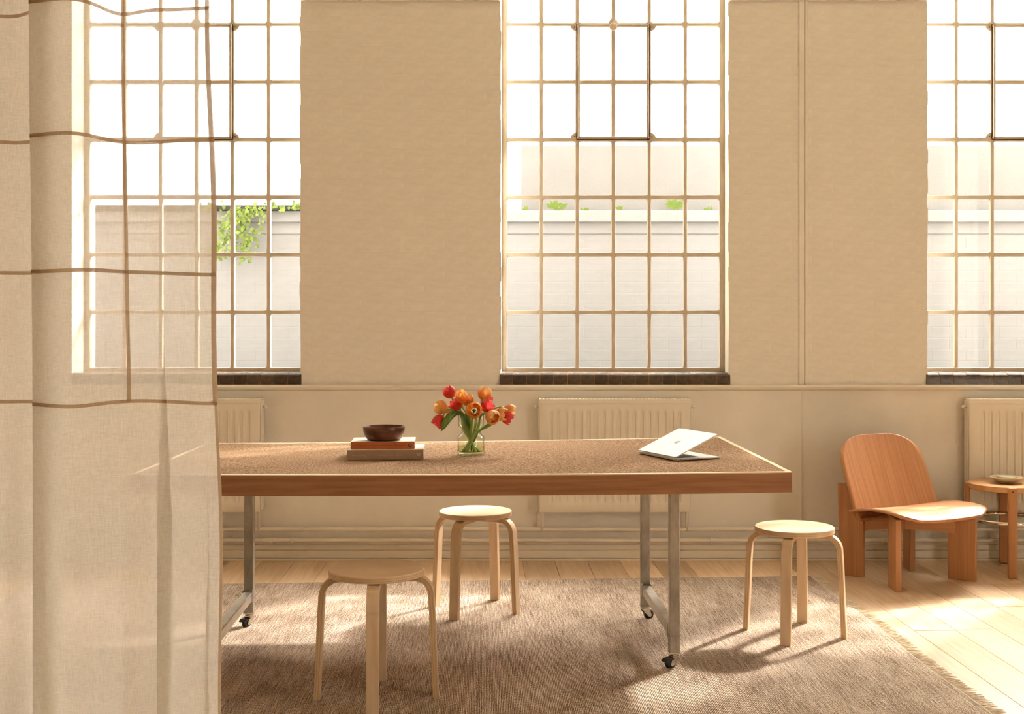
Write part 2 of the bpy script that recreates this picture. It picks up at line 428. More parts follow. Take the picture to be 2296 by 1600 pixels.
# ------------------------------------------------------------------ windows
BAR = 0.0205
pane_me = MB().box(-PITX / 2 + .004, PITX / 2 - .004, -0.002, 0.002, -PITZ / 2 + .004, PITZ / 2 - .004).mesh('pane', M['pane'])
frost_me = pane_me.copy(); frost_me.materials.clear(); frost_me.materials.append(M['frosted'])
barv = MB().box(-BAR / 2, BAR / 2, -0.014, 0.016, WZ0, WZ1).mesh('glazing_bar', M['steel_frame'])
barh = MB().box(-3 * PITX, 3 * PITX, -0.0135, 0.0155, -BAR / 2, BAR / 2).mesh('glazing_bar', M['steel_frame'])
tile_p = [(0.20, 0.0), (0.20, 0.066), (0.030, 0.0655), (0.018, 0.062), (0.0085, 0.054), (0.003, 0.043), (0.0, 0.030), (0.0, 0.0)]
NT_ = 17; TW = 2 * (WHALF + 0.006) / NT_
tile_me = MB().prism_x(tile_p, -TW / 2 + 0.0016, TW / 2 - 0.0016).mesh('tile', M['tile'])
WLAB = ['tall steel window behind the linen curtain, ivy outside', 'tall gridded steel window in the middle, radiator below', 'tall gridded steel window beside the lounge chair, cut by the picture edge']
for k, c in enumerate(WCX):
    W = bpy.data.objects.new('window_%d' % (k + 1), None); COL.objects.link(W); W.location = (c, YF, 0); W['kind'] = 'structure'; W['label'] = WLAB[k]
    x3 = 3 * PITX
    fr = MB()
    fr.box(-x3 - 0.019, -x3 + BAR / 2, -0.018, 0.02, WZ0 - 0.012, WZ1); fr.box(x3 - BAR / 2, x3 + 0.019, -0.018, 0.02, WZ0 - 0.012, WZ1)
    fr.box(-x3, x3, -0.018, 0.02, WZ0 - 0.014, WZ0 + BAR / 2)
    fr.build('frame', M['steel_frame'], W, 0.003)
    for i in range(1, 6): link('glazing_bar', barv, W, 0.003).location = (-x3 + i * PITX, 0, 0)
    for j in range(1, NROW): link('glazing_bar', barh, W, 0.003).location = (0, 0, WZ0 + j * PITZ)
    # putty and paint rounding the pane corners
    pu = MB(); R = 0.016
    for i in range(6):
        for j in range(NROW):
            for sx in (-1, 1):
                for sz in (-1, 1):
                    ccx = -x3 + (i + .5) * PITX + sx * (PITX / 2 - BAR / 2 + .001); ccz = WZ0 + (j + .5) * PITZ + sz * (PITZ / 2 - BAR / 2 + .001)
                    pts = [(ccx, ccz)] + [(ccx - sx * R * (1 - math.sin(a)), ccz - sz * R * (1 - math.cos(a))) for a in (0, PI / 6, PI / 3, PI / 2)]
                    pu.prism(pts, -0.008, 0.006)
    po = pu.build('putty', M['steel_frame'], W); po['kind'] = 'stuff'
    for i in range(6):
        for j in range(NROW):
            clear = j < 4 or (i in (2, 3) and j in (4, 5))
            o = link('pane', pane_me if clear else frost_me, W); o.location = (-x3 + (i + .5) * PITX, 0.004, WZ0 + (j + .5) * PITZ)
    # opening sash, two panes wide and two high
    sx, z0, z1 = PITX, WZ0 + 4 * PITZ, WZ0 + 6 * PITZ
    sa = MB(); e = 0.013
    sa.box(-sx + .003, -sx + .003 + e, -0.026, 0.0, z0 + .003, z1 - .003); sa.box(sx - .003 - e, sx - .003, -0.026, 0.0, z0 + .003, z1 - .003)
    sa.box(-sx, sx, -0.026, 0.0, z0 + .003, z0 + .003 + e); sa.box(-sx, sx, -0.026, 0.0, z1 - .003 - e, z1 - .003)
    sash = sa.build('sash', M['steel_frame'], W, 0.003)
    dg = MB(); g = 0.0035
    dg.box(-sx - g, -sx + .002, -0.0175, 0.0, z0, z1); dg.box(sx - .002, sx + g, -0.0175, 0.0, z0, z1); dg.box(-sx, sx, -0.0175, 0.0, z0 - .004, z0 + .002)
    dg.build('sash_gap', M['gap'], sash)
    for ssx in (-1, 1):
        for zz, sg in ((z0, 1), (z1, -1)):
            g = MB(); R = 0.048
            g.prism([(ssx * sx, zz)] + [(ssx * (sx + R * math.sin(a) * .85), zz + sg * R * math.cos(a) * .85) for a in [q * PI / 16 for q in range(9)]], -0.014, -0.004)
            go = g.build('corner_gusset', M['steel_frame'], W, 0.003)
            MB().lathe([(0.0035, 0), (0.0035, 0.003), (0, 0.003)], 10).build('screw', M['gap'], go, loc=(ssx * (sx + 0.016), -0.0135, zz + sg * 0.016), rot=(PI / 2, 0, 0))
    # catch at the head of the sash
    la = MB(); la.lathe([(0.0, 0.012), (0.017, 0.011), (0.022, 0.007), (0.023, 0.0)], 24)
    lo = la.build('catch', M['steel_frame'], W, loc=(0, -0.022, z1 - 0.016), rot=(PI / 2, 0, 0))
    la2 = MB(); la2.tube([(0.012 * math.cos(a), 0, 0.012 * math.sin(a)) for a in [q * PI / 8 for q in range(17)]], 0.0028, 8)
    la2.build('catch_ring', M['steel_frame'], W, loc=(0.006, -0.04, z1 + 0.001), rot=(0, 0, 0.4))
    la3 = MB(); la3.lathe([(0.026, 0), (0.026, 0.008), (0.0, 0.010)], 24)
    la3.build('catch_plate', M['steel_frame'], W, loc=(0, -0.012, z1 + 0.006), rot=(PI / 2, 0, 0))
    # sill: bullnose tiles with rust coloured joints
    for i in range(NT_):
        o = link('tile', tile_me, W); o.location = (-(WHALF + .006) + (i + .5) * TW, YW - 0.012 - YF + random.uniform(-.001, .001), SILL + random.uniform(-.0012, .0008))
    mp_ = [(y + 0.0022 if y < .1 else y, z - .0015) for y, z in tile_p]
    MB().prism_x(mp_, -WHALF - .004, WHALF + .004).build('sill_joint', M['mortar'], W, loc=(0, YW - 0.012 - YF, SILL))

# ------------------------------------------------------------------ the yard wall outside
YO = 8.12
ow = MB().box(-9, 9, YO, YO + 0.2, -0.2, PZ(473, YO)).build('wall_yard', M['outwall']); struct(ow)
zt = PZ(473, YO)
MB().prism_x([(0, zt), (-0.05, zt), (-0.05, zt - 0.075), (-0.012, zt - 0.082), (-0.012, zt - 0.150), (0, zt - 0.156)], -9, 9).build('ledge', M['outwall'], ow, 0.006, loc=(0, YO, 0))
MB().box(PX(1168, YO + .1), 9, YO + 0.05, YO + 0.25, zt - .05, PZ(326, YO + .1)).build('upper_wall', M['outwall2'], ow, 0.01)
# the roof edge on the left is finished with dark slate
MB().box(-9, -0.95, YO - 0.09, YO + 0.3, zt - 0.005, zt + 0.032).build('coping', M['coping'], ow, 0.008)
obk = bkm.copy(); obk.materials.clear(); obk.materials.append(M['outwall'])
for a, b in ((-3.05, -1.62), (-0.40, 1.12), (2.38, 3.2)):
    bricks(ow, a, b, 0.98, zt - 0.156, YO, 0.225, 0.0752, obk, 0.0008, 0.0, 0.0007)

# ------------------------------------------------------------------ pipes and radiators
def pipe(zc, label, brackets, coup):
    t = thing('heating_pipe', label, 'pipe', (0, YW - 0.052, zc), group='heating pipes along the skirting')
    MB().tube([(XL + .01, 0, 0), (-1, 0, 0), (1, 0, 0), (XR - .01, 0, 0)], 0.0115, 14).build('pipe_run', M['trim'], t)
    for bx in brackets:
        b = MB(); b.lathe([(0.0125, -.006), (0.0155, -.005), (0.0155, .005), (0.0125, .006)], 14, close=False)
        bo = b.build('clip', M['trim'], t, loc=(bx, 0, 0), rot=(0, PI / 2, 0))
        MB().box(-.005, .005, 0, 0.052, -.005, .005).build('clip_stem', M['trim'], bo, 0, rot=(0, -PI / 2, 0))
    for cxp in coup:
        c = MB(); c.lathe([(0.0118, -.03), (0.0145, -.028), (0.0145, -.012), (0.0132, -.009), (0.0132, .009), (0.0145, .012), (0.0145, .028), (0.0118, .03)], 16)
        c.build('coupling', M['trim'], t, loc=(cxp, 0, 0), rot=(0, PI / 2, 0))
YP = YW - 0.052
pipe(PZ(1186, YP), 'upper of the two painted heating pipes above the skirting', [PX(677, YP), PX(1606, YP), PX(2050, YP), PX(300, YP)], [])
pipe(PZ(1211, YP), 'lower of the two painted heating pipes, just above the skirting', [PX(655, YP), PX(1594, YP), PX(1980, YP), PX(250, YP)], [PX(600, YP)])

def radiator(cx, width, label):
    z0, z1 = 0.275, 0.892; d = 0.085; yb = YW - 0.012; yf = yb - d
    t = thing('radiator', label, 'radiator', (cx, yb, 0), group='panel radiators under the windows')
    h = width / 2; pit = 0.0412; n = int((width - 0.07) / pit); x0 = -n * pit / 2
    def depth(x, z):
        wz = min(1, max(0, (z - z0 - 0.05) / 0.02)) * min(1, max(0, (z1 - 0.062 - z) / 0.02))
        u = (x - x0) / pit
        if u < 0 or u > n: return 0
        f = u - math.floor(u)
        fl_ = min(1, max(0, (abs(f - 0.5) - 0.16) / 0.13))      # 1 between flutes
        return 0.009 * (1 - fl_) * wz
    xs_ = sorted(set([-h, -h + .006] + [x0 + (i + q) * pit for i in range(n) for q in (0, .2, .26, .34, .5, .66, .74, .8)] + [x0 + n * pit, h - .006, h]))
    zs_ = [z0, z0 + .006, z0 + .05, z0 + .058, z0 + .07, z1 - .09, z1 - .082, z1 - .07, z1 - .062, z1 - .03, z1 - .024]
    v = []; f = []
    for zz in zs_:
        for xx in xs_:
            e = 0.004 if (abs(xx) > h - .001 or zz in (zs_[0], zs_[-1])) else 0
            v.append((xx, -d + e + depth(xx, zz), zz))
    nx = len(xs_)
    f = [(j * nx + i, j * nx + i + 1, (j + 1) * nx + i + 1, (j + 1) * nx + i) for j in range(len(zs_) - 1) for i in range(nx - 1)]
    MB().add(v, f, True).build('front_panel', M['radiator'], t, sharp=35)
    MB().box(-h, h, -0.028, -0.018, z0, z1 - .024).build('rear_panel', M['radiator'], t, 0.003)
    for s in (-1, 1):
        MB().box(min(s * h, s * (h + .006)), max(s * h, s * (h + .006)), -d + .006, -0.012, z0 + .01, z1 - .006).build('side_panel', M['radiator'], t, 0.003)
        vl = MB().lathe([(0.007, 0), (0.007, 0.012), (0.010, 0.013), (0.010, 0.022), (0.006, 0.025), (0, 0.025)], 14).build('vent_plug', M['radiator'], t, loc=(s * (h + .004), -d + .035, z1 - .045), rot=(0, s * PI / 2, 0))
        MB().box(s * (h - .12) - .02, s * (h - .12) + .02, -0.02, 0.0, z0 + .08, z1 - .08).build('bracket', M['radiator'], t, 0.002)
        MB().tube([(s * (h - .015), -0.045, z0 + .03), (s * (h - .015), -0.045, 0.165)], 0.008, 10).build('pipe_tail', M['radiator'], t)
    g = MB(); g.box(-h - .002, h + .002, -d - .001, -d + .006, z1 - .026, z1); g.box(-h - .002, h + .002, -0.016, -0.010, z1 - .026, z1)
    nb = int(width / 0.02)
    for i in range(nb + 1):
        xx = -h + i * width / nb; g.box(xx - .004, xx + .004, -d, -0.012, z1 - .004, z1 - .001)
    g.build('top_grille', M['radiator'], t, 0.0015)
    return t
YR = YW - 0.097
radiator(-2.046, 0.83, 'white panel radiator half hidden behind the linen curtain')
radiator((PX(1210, YR) + PX(1548, YR)) / 2, PX(1548, YR) - PX(1210, YR), 'white panel radiator below the middle window, behind the long table')
radiator(2.655, 0.85, 'white panel radiator behind the round side table')

# ------------------------------------------------------------------ rug
th = math.radians(3.6)
RC = Vector((PX(1816, 6.2), 6.20, 0))                        # far corner on the right
rug = thing('rug', 'brown and cream woven flat rug with fringed short edge', 'rug', (RC.x, RC.y, 0.0015), th)
RWID, RDEP = 3.9, 3.3
def rugp(u, v):
    x, y = -RWID * u, -RDEP * v
    z = 0.006 + 0.0012 * math.sin(x * 5 + y * 2) * math.sin(y * 4.2 + 1) 
    x += 0.006 * math.sin(y * 5.0) * (1 if u == 0 else 0)
    return (x, y, z)
b = MB().grid(rugp, 60, 50)
b.build('woven_field', M['rug'], rug, solid=0.0055, fixn=True)
b = MB()
pts = [(0.003 + 0.006 * math.sin(-RDEP * v / 80 * 5.0), -RDEP * v / 80, 0.007) for v in range(81)]
b.tube(pts, 0.0042, 8); b.build('selvedge', M['fringe'], rug)
b = MB()
for k in range(620):
    y = -RDEP * (k + random.random()) / 620; x = 0.003 + 0.006 * math.sin(y * 5)
    L = random.uniform(0.045, 0.068); lean = random.gauss(-0.012, 0.012); z0 = random.uniform(0.002, 0.005); wv = random.gauss(0, 0.006)
    b.tube([(x, y, 0.006), (x + L * .35, y + lean * .4 + wv, z0 + .002), (x + L * .7, y + lean * .8, z0), (x + L, y + lean * 1.3, z0)], [0.0016, 0.0015, 0.0013, 0.0008], 5)
fo = b.build('fringe', M['fringe'], rug, fixn=False); fo['kind'] = 'stuff'
RZ = 0.0085       # top of the rug

# ------------------------------------------------------------------ stools
def make_stool(name, label, x, y, rot, z=RZ):
    t = thing(name, label, 'stool', (x, y, z), rot, 'round birch stools')
    R = 0.1635
    s = MB().lathe([(0, .4275), (R - .002, .4275), (R, .4295), (R, .4475), (R - .002, .450), (0, .450)], 64)
    seat = s.build('seat', M['birch_seat'], t, sharp=40)
    e = MB()
    n = 64
    ev = [(R * 1.0015 * math.cos(2 * PI * i / n), R * 1.0015 * math.sin(2 * PI * i / n), zz) for zz in (.4295, .4475) for i in range(n)]
    e.add(ev, [(i, (i + 1) % n, n + (i + 1) % n, n + i) for i in range(n)], True)
    eo = e.build('seat_edge', M['ply'], seat, fixn=False)
    uv = eo.data.uv_layers.new(name='UVMap')
    for l in eo.data.loops: uv.data[l.index].uv = ((eo.data.vertices[l.vertex_index].co.z - .4295) / .018, 0)
    # bent leg: centre line in the radial plane, rectangular section
    th_, wd = 0.0215, 0.042
    path = [(0.03, .4165), (0.09, .4165), (0.128, .4165)]
    cxr, czr, rr = 0.128, .4165 - 0.058, 0.058
    for q in range(1, 9):
        a = PI / 2 - q * (PI / 2 - 0.045) / 8; path.append((cxr + rr * math.cos(a), czr + rr * math.sin(a)))
    path += [(0.190, 0.30), (0.195, 0.18), (0.2005, 0.06), (0.2035, 0.0)]
    v = []; f = []; uvs = []
    m = len(path)
    for i, (r, z_) in enumerate(path):
        a = path[min(i + 1, m - 1)]; c_ = path[max(i - 1, 0)]
        tx, tz = a[0] - c_[0], a[1] - c_[1]; l = math.hypot(tx, tz); nx, nz = tz / l, -tx / l
        if i == m - 1: nx, nz = -1, 0
        w2 = wd / 2
        for sg in (-1, 1):
            for ww in (-w2, w2): v.append((r - sg * nx * th_ / 2, ww, z_ - sg * nz * th_ / 2))
    for i in range(m - 1):
        a, b_ = i * 4, i * 4 + 4
        f += [(a, a + 1, b_ + 1, b_), (a + 3, a + 2, b_ + 2, b_ + 3), (a + 2, a, b_, b_ + 2), (a + 1, a + 3, b_ + 3, b_ + 1)]
    f += [(0, 2, 3, 1), (4 * m - 4, 4 * m - 3, 4 * m - 1, 4 * m - 2)]
    me = bpy.data.meshes.new('leg'); me.from_pydata(v, [], f); me.materials.append(M['birch']); me.materials.append(M['ply'])
    uvl = me.uv_layers.new(name='UVMap')
    for p in me.polygons:
        side = (p.index < 4 * (m - 1)) and (p.index % 4 in (2, 3)); p.material_index = 1 if side else 0
        p.use_smooth = p.index < 4 * (m - 1)
        for li in p.loop_indices: uvl.data[li].uv = (1.0 if (me.loops[li].vertex_index % 4) >= 2 else 0.0, 0)
    import bmesh
    bm = bmesh.new(); bm.from_mesh(me); bmesh.ops.recalc_face_normals(bm, faces=bm.faces); bm.to_mesh(me); bm.free()
    me.set_sharp_from_angle(angle=math.radians(40))
    for k in range(4): link('leg', me, t, 0.0015, 2, rot=(0, 0, k * PI / 2))
    return t
make_stool('stool', 'round birch stool nearest the camera, standing in the table shadow', -0.630, 4.178, math.radians(4.5))
make_stool('stool', 'round birch stool behind the table, its seat lit by the sun', -0.380, 5.470, math.radians(-23))
make_stool('stool', 'round birch stool in front of the lounge chair, past the table end', 0.976, 5.043, math.radians(-20.6))

# ------------------------------------------------------------------ long table on castors
TC = Vector((-0.372, 4.915)); TT = math.radians(4.3); HT = 0.768
tab = thing('work_table', 'long work table with cork top, wooden edge and steel legs on castors', 'table', (TC.x, TC.y, 0), TT)
HW, HD, AP = 1.168, 0.622, 0.0735
def zo(u, v):
    a, c = u / HW, v / HD
    return 0.0062 * a * c - 0.0060 * (1 - a * a) + 0.002
def slab(name, mat, u0, u1, v0, v1, z0, z1, nu, nv, parent, bevel=0):
    b = MB(); us = [u0 + (u1 - u0) * i / nu for i in range(nu + 1)]; vs_ = [v0 + (v1 - v0) * j / nv for j in range(nv + 1)]
    W_ = nu + 1; N = W_ * (nv + 1)
    vt = [(x, y, z1 + zo(x, y)) for y in vs_ for x in us] + [(x, y, z0 + zo(x, y)) for y in vs_ for x in us]
    f = []
    for j in range(nv):
        for i in range(nu):
            a = j * W_ + i; f += [(a, a + 1, a + 1 + W_, a + W_), (N + a, N + a + W_, N + a + 1 + W_, N + a + 1)]
    for i in range(nu):
        f += [(i, N + i, N + i + 1, i + 1), (nv * W_ + i, nv * W_ + i + 1, N + nv * W_ + i + 1, N + nv * W_ + i)]
    for j in range(nv):
        f += [(j * W_, (j + 1) * W_, N + (j + 1) * W_, N + j * W_), (j * W_ + nu, N + j * W_ + nu, N + (j + 1) * W_ + nu, (j + 1) * W_ + nu)]
    b.add(vt, f); return b.build(name, mat, parent, bevel)
LP = 0.018
slab('cork_top', M['cork'], -HW + LP, HW - LP, -HD + LP, HD - LP, HT - 0.012, HT, 24, 8, tab)
for (u0, u1, v0, v1) in ((-HW, HW, -HD, -HD + LP), (-HW, HW, HD - LP, HD), (-HW, -HW + LP, -HD + LP, HD - LP), (HW - LP, HW, -HD + LP, HD - LP)):
    long_ = u1 - u0 > 1
    slab('edge_lipping', M['edge'], u0, u1, v0, v1, HT - 0.0032, HT + 0.0008, 24 if long_ else 1, 1 if long_ else 8, tab)
for (u0, u1, v0, v1) in ((-HW, HW, -HD, -HD + 0.022), (-HW, HW, HD - 0.022, HD), (-HW, -HW + 0.022, -HD + .022, HD - .022), (HW - 0.022, HW, -HD + .022, HD - .022)):
    long_ = u1 - u0 > 1
    slab('apron_board', M['apron'], u0, u1, v0, v1, HT - AP, HT - 0.0032, 24 if long_ else 1, 1 if long_ else 8, tab)
slab('underside', M['edge'], -HW + .022, HW - .022, -HD + .022, HD - .022, HT - 0.03, HT - 0.012, 24, 8, tab)
LEGU = (-0.930, 0.772); LEGV = (-0.420, 0.332); LZ0 = 0.066
def caster(parent, rot, braked):
    c = MB().box(-.024, .024, -.024, .024, 0.058, 0.062).build('castor_plate', M['zinc'], parent, 0.001)
    MB().lathe([(0.017, 0), (0.019, 0.003), (0.019, 0.007), (0.014, 0.010)], 20).build('swivel', M['zinc'], c, loc=(0, 0, 0.048))
    e = bpy.data.objects.new('castor_fork', None)
    f = MB()
    for s in (-1, 1): f.prism_x([(-.016, .046), (.016, .046), (.026, .018), (.018, .010), (.006, .018), (-.014, .040)], s * .014 - .0012, s * .014 + .0012)
    f.box(-.0145, .0145, -.016, .016, .0445, .048)
    fo_ = f.build('castor_fork', M['zinc'], c, 0.0006, rot=(0, 0, rot))
    wl = MB().lathe([(0.006, -.010), (.0175, -.010), (.0215, -.007), (.0215, .007), (.0175, .010), (.006, .010)], 26)
    wl.build('castor_wheel', M['rubber'], c, loc=(-.018 * math.sin(rot), .018 * math.cos(rot), 0.0215), rot=(0, PI / 2, rot))
    if braked:
        bl = MB().prism_x([(.010, .044), (.040, .040), (.050, .030), (.046, .027), (.036, .032), (.012, .036)], -.016, .016)
        bl.build('brake_lever', M['rubber'], c, 0.0015, rot=(0, 0, rot))
for iu, u in enumerate(LEGU):
    for iv, v in enumerate(LEGV):
        top = HT - 0.03 + zo(u, v)
        lg = MB(); h = 0.020; tw = 0.0035
        lg.box(-h, h, -h, h, LZ0, top)
        leg = lg.build('leg', M['galv'], tab, 0.003, loc=(u, v, 0))
        rr = MB()
        for a, b_ in ((-h + .004, -1), (h - .004, 1)): rr.box(a - .0012, a + .0012, -h - .0008, -h + .001, LZ0 + .002, top - .002)
        rr.build('folded_lip', M['galv'], leg)
        MB().box(-h - .0006, h + .0006, -h - .0006, h + .0006, LZ0 + .066, LZ0 + .0675).build('weld_seam', M['gap'], leg)
        ce = MB().lathe([(0.008, 0), (0.008, .012), (0, .012)], 12)
        rot = {(1, 0): math.radians(118), (1, 1): math.radians(-70), (0, 0): math.radians(100), (0, 1): math.radians(150)}[(iu, iv)]
        ca = MB().box(-.012, .012, -.012, .012, 0.060, LZ0 + .002).build('castor', M['zinc'], tab, loc=(u, v, RZ - 0.0))
        caster(ca, rot, iv == 0 or iu == 0)
    rl = MB().box(-.0195, .0195, LEGV[0] + .02, LEGV[1] - .02, 0.126, 0.164).build('lower_rail', M['galv'], tab, 0.003, loc=(u, 0, 0))
    for v, s in ((LEGV[0] + .02, 1), (LEGV[1] - .02, -1)):
        for sx in (-1, 1):
            MB().box(sx * .0195 - .0025, sx * .0195 + .0025, min(v, v + s * .03), max(v, v + s * .03), 0.118, 0.172).build('rail_clamp', M['galv'], rl, 0.002)

def on_table(px, py, dz=0.0):
    """point on the table top seen at a pixel"""
    z = HT
    for _ in range(4):
        Y = FPX * (CAMZ - z) / (py - CY); X = PX(px, Y)
        dx, dy = X - TC.x, Y - TC.y
        u = dx * math.cos(TT) + dy * math.sin(TT); v = -dx * math.sin(TT) + dy * math.cos(TT)
        z = HT + zo(u, v) + 0.0008
    return Vector((X, Y, z + dz))

# ------------------------------------------------------------------ books and bowl
M['paper'] = NT('page edges'); 
_t = M['paper']; _n = _t.noise(_t.coord((3, 3, 420)), 1, 2); _t.base(_t.ramp(_n, [(0.35, (0.62, 0.54, 0.42)), (0.65, (0.84, 0.78, 0.66))]), 0.8); M['paper'] = _t.m
M['taupe'] = paint('taupe cloth cover', (0.38, 0.245, 0.16), 0.08, 0.3, 60, 0.8)
M['cream'] = paint('cream cover', (0.80, 0.74, 0.62), 0.03, 0.1, 20, 0.5)
M['rust'] = paint('rust orange spine', (0.50, 0.135, 0.045), 0.06, 0.2, 40, 0.6)
M['ink'] = plain('dark ink', (0.10, 0.02, 0.012), 0.7); M['black'] = plain('black ink', (0.015, 0.012, 0.010), 0.6)
M['pale_ink'] = plain('pale ink', (0.56, 0.40, 0.29), 0.7)
def text_obj(name, body, size, mat, parent, loc, width=None):
    cu = bpy.data.curves.new(name, 'FONT'); cu.body = body; cu.size = size; cu.extrude = 0.00012; cu.align_y = 'CENTER'; cu.align_x = 'LEFT'
    cu.materials.append(mat); o = bpy.data.objects.new(name, cu); COL.objects.link(o); o.parent = parent
    o.location = loc; o.rotation_euler = (PI / 2, 0, 0)
    if width:
        bpy.context.view_layer.update(); o.scale = (width / max(o.dimensions.x, 1e-5), 1, 1)
    me = bpy.data.meshes.new_from_object(o.evaluated_get(bpy.context.evaluated_depsgraph_get()))
    m = link(name, me, parent, loc=o.location.copy(), rot=o.rotation_euler.copy()); m.scale = o.scale.copy()
    bpy.data.objects.remove(o, do_unlink=True); m.name = name
    return m
def book(name, label, loc, rz, w, d, h, mc, ms):
    t = thing(name, label, 'book', loc, rz, 'books on the table')
    c = 0.0022
    MB().box(0.0, w, 0.0012, d, 0, c).build('back_cover', mc, t, 0.0005)
    MB().box(0.0, w, 0.0012, d, h - c, h).build('front_cover', mc, t, 0.0005)
    MB().box(0.003, w - .003, 0.003, d - .004, c, h - c).build('pages', M['paper'], t)
    MB().box(0, w, -0.0012, 0.0012, 0, h).build('spine', ms, t, 0.0008)
    return t
TB = TT + math.radians(1.0)
bl = on_table(778.5, 1031)
b1 = book('book', 'thick taupe hardback lying flat under the orange book', bl, TB, 0.2975, 0.232, 0.0385, M['taupe'], M['taupe'])
b1.children[1].data.materials.clear(); b1.children[1].data.materials.append(M['cream'])
text_obj('spine_author', 'Andrea and Ringer', 0.0085, M['pale_ink'], b1, (0.018, -0.0013, 0.0178), 0.056)
text_obj('spine_title', "The Design Makers' Home", 0.0085, M['pale_ink'], b1, (0.117, -0.0013, 0.0178), 0.091)
rg = MB().lathe([(0.0035, 0), (0.0065, 0), (0.0065, .0002), (0.0035, .0002)], 24, close=True); rg.build('spine_emblem', M['pale_ink'], b1, loc=(0.278, -0.0012, 0.0185), rot=(PI / 2, 0, 0))
p2 = Vector((PX(786.5, 4.775), 4.775, bl.z + 0.0385))
b2 = book('book', 'thinner orange-spined book on top of the taupe book', p2, TB, 0.250, 0.186, 0.0295, M['cream'], M['rust'])
text_obj('spine_title', 'Architecture of the small house: a new life at home', 0.007, M['ink'], b2, (0.013, -0.0013, 0.0152), 0.146)
text_obj('spine_author', 'Birkhauser Edition', 0.007, M['ink'], b2, (0.171, -0.0013, 0.0152), 0.043)
MB().lathe([(0, .0003), (0.0068, .0003), (0.0068, 0)], 26).build('spine_emblem', M['black'], b2, loc=(0.2315, -0.0011, 0.0150), rot=(PI / 2, 0, 0))
rg = MB().lathe([(0.0016, 0), (0.0028, 0), (0.0028, .0002), (0.0016, .0002)], 20, close=True); rg.build('spine_emblem_ring', M['pale_ink'], b2, loc=(0.2315, -0.0015, 0.0158), rot=(PI / 2, 0, 0))
MB().box(-.0012, .0012, -.0017, -.0015, 0.0105, 0.0122).build('spine_emblem_bar', M['pale_ink'], b2, loc=(0.2315, 0, 0))
M['walnut'] = wood('dark turned wood', (0.055, 0.018, 0.008), (0.115, 0.042, 0.020), (0.20, 0.085, 0.042), (9, 9, 24), 1.5, 0.32)
bz = bl.z + 0.0385 + 0.0295
bY = FPX * (CAMZ - bz) / (986.0 - CY)
bp = [(0.0, 0.0), (0.058, 0.0), (0.066, 0.004), (0.0745, 0.014), (0.0805, 0.028), (0.0835, 0.044), (0.0838, 0.054), (0.0828, 0.0555), (0.0795, 0.0555), (0.0785, 0.054), (0.077, 0.040), (0.071, 0.022), (0.060, 0.012), (0.0, 0.009)]
bo = MB().lathe(bp, 56).build('bowl', M['walnut'], None, loc=(PX(861, bY), bY, bz), sharp=50)
tag(bo, 'dark turned wooden bowl standing on the two books', 'bowl')

# ------------------------------------------------------------------ vase with tulips
vb = on_table(1056, 1018.5)
def glass_mat(name, face, edge, refl):
    t = NT(name); tr = t.new('ShaderNodeBsdfTransparent'); gl = t.new('ShaderNodeBsdfGlossy'); gl.inputs['Roughness'].default_value = 0.02
    lw = t.new('ShaderNodeLayerWeight'); lw.inputs['Blend'].default_value = 0.5
    t.link(t.ramp(lw.outputs['Facing'], [(0.62, face), (0.93, edge)]), tr.inputs['Color'])    # longer path through the wall at its edges
    pw = t.new('ShaderNodeMath'); pw.operation = 'POWER'; pw.inputs[1].default_value = 4.0; t.link(lw.outputs['Facing'], pw.inputs[0])
    ma = t.new('ShaderNodeMath'); ma.operation = 'MULTIPLY_ADD'; ma.inputs[1].default_value = refl; ma.inputs[2].default_value = refl * 0.05; t.link(pw.outputs[0], ma.inputs[0])
    m = t.new('ShaderNodeMixShader'); t.link(ma.outputs[0], m.inputs['Fac']); t.link(tr.outputs[0], m.inputs[1]); t.link(gl.outputs[0], m.inputs[2]); t.link(m.outputs[0], t.out.inputs['Surface']); return t.m
M['vase'] = glass_mat('greenish vase glass', (0.965, 0.98, 0.93), (0.48, 0.53, 0.38), 0.6)
M['water'] = glass_mat('vase water', (0.88, 0.94, 0.68), (0.70, 0.78, 0.42), 0.25)
vt = thing('vase', 'clear glass vase with a pinched waist holding the tulips', 'vase', vb)
op = [(0, 0), (0.050, 0), (0.0545, 0.003), (0.055, 0.008), (0.0548, 0.070), (0.0525, 0.0755), (0.0410, 0.086), (0.0375, 0.094), (0.0385, 0.101), (0.046, 0.112), (0.0515, 0.1165), (0.0530, 0.121), (0.0535, 0.161), (0.0525, 0.1625), (0.0512, 0.161),
      (0.0505, 0.122), (0.0490, 0.119), (0.044, 0.115), (0.0362, 0.103), (0.035, 0.094), (0.0387, 0.084), (0.0505, 0.0735), (0.0523, 0.068), (0.0523, 0.016), (0.049, 0.0125), (0, 0.0115)]
MB().lathe(op, 64).build('glass_body', M['vase'], vt, fixn=True)
MB().lathe([(0, 0.0117), (0.0485, 0.0127), (0.0521, 0.0165), (0.0521, 0.033), (0, 0.033)], 48).build('water', M['water'], vt)

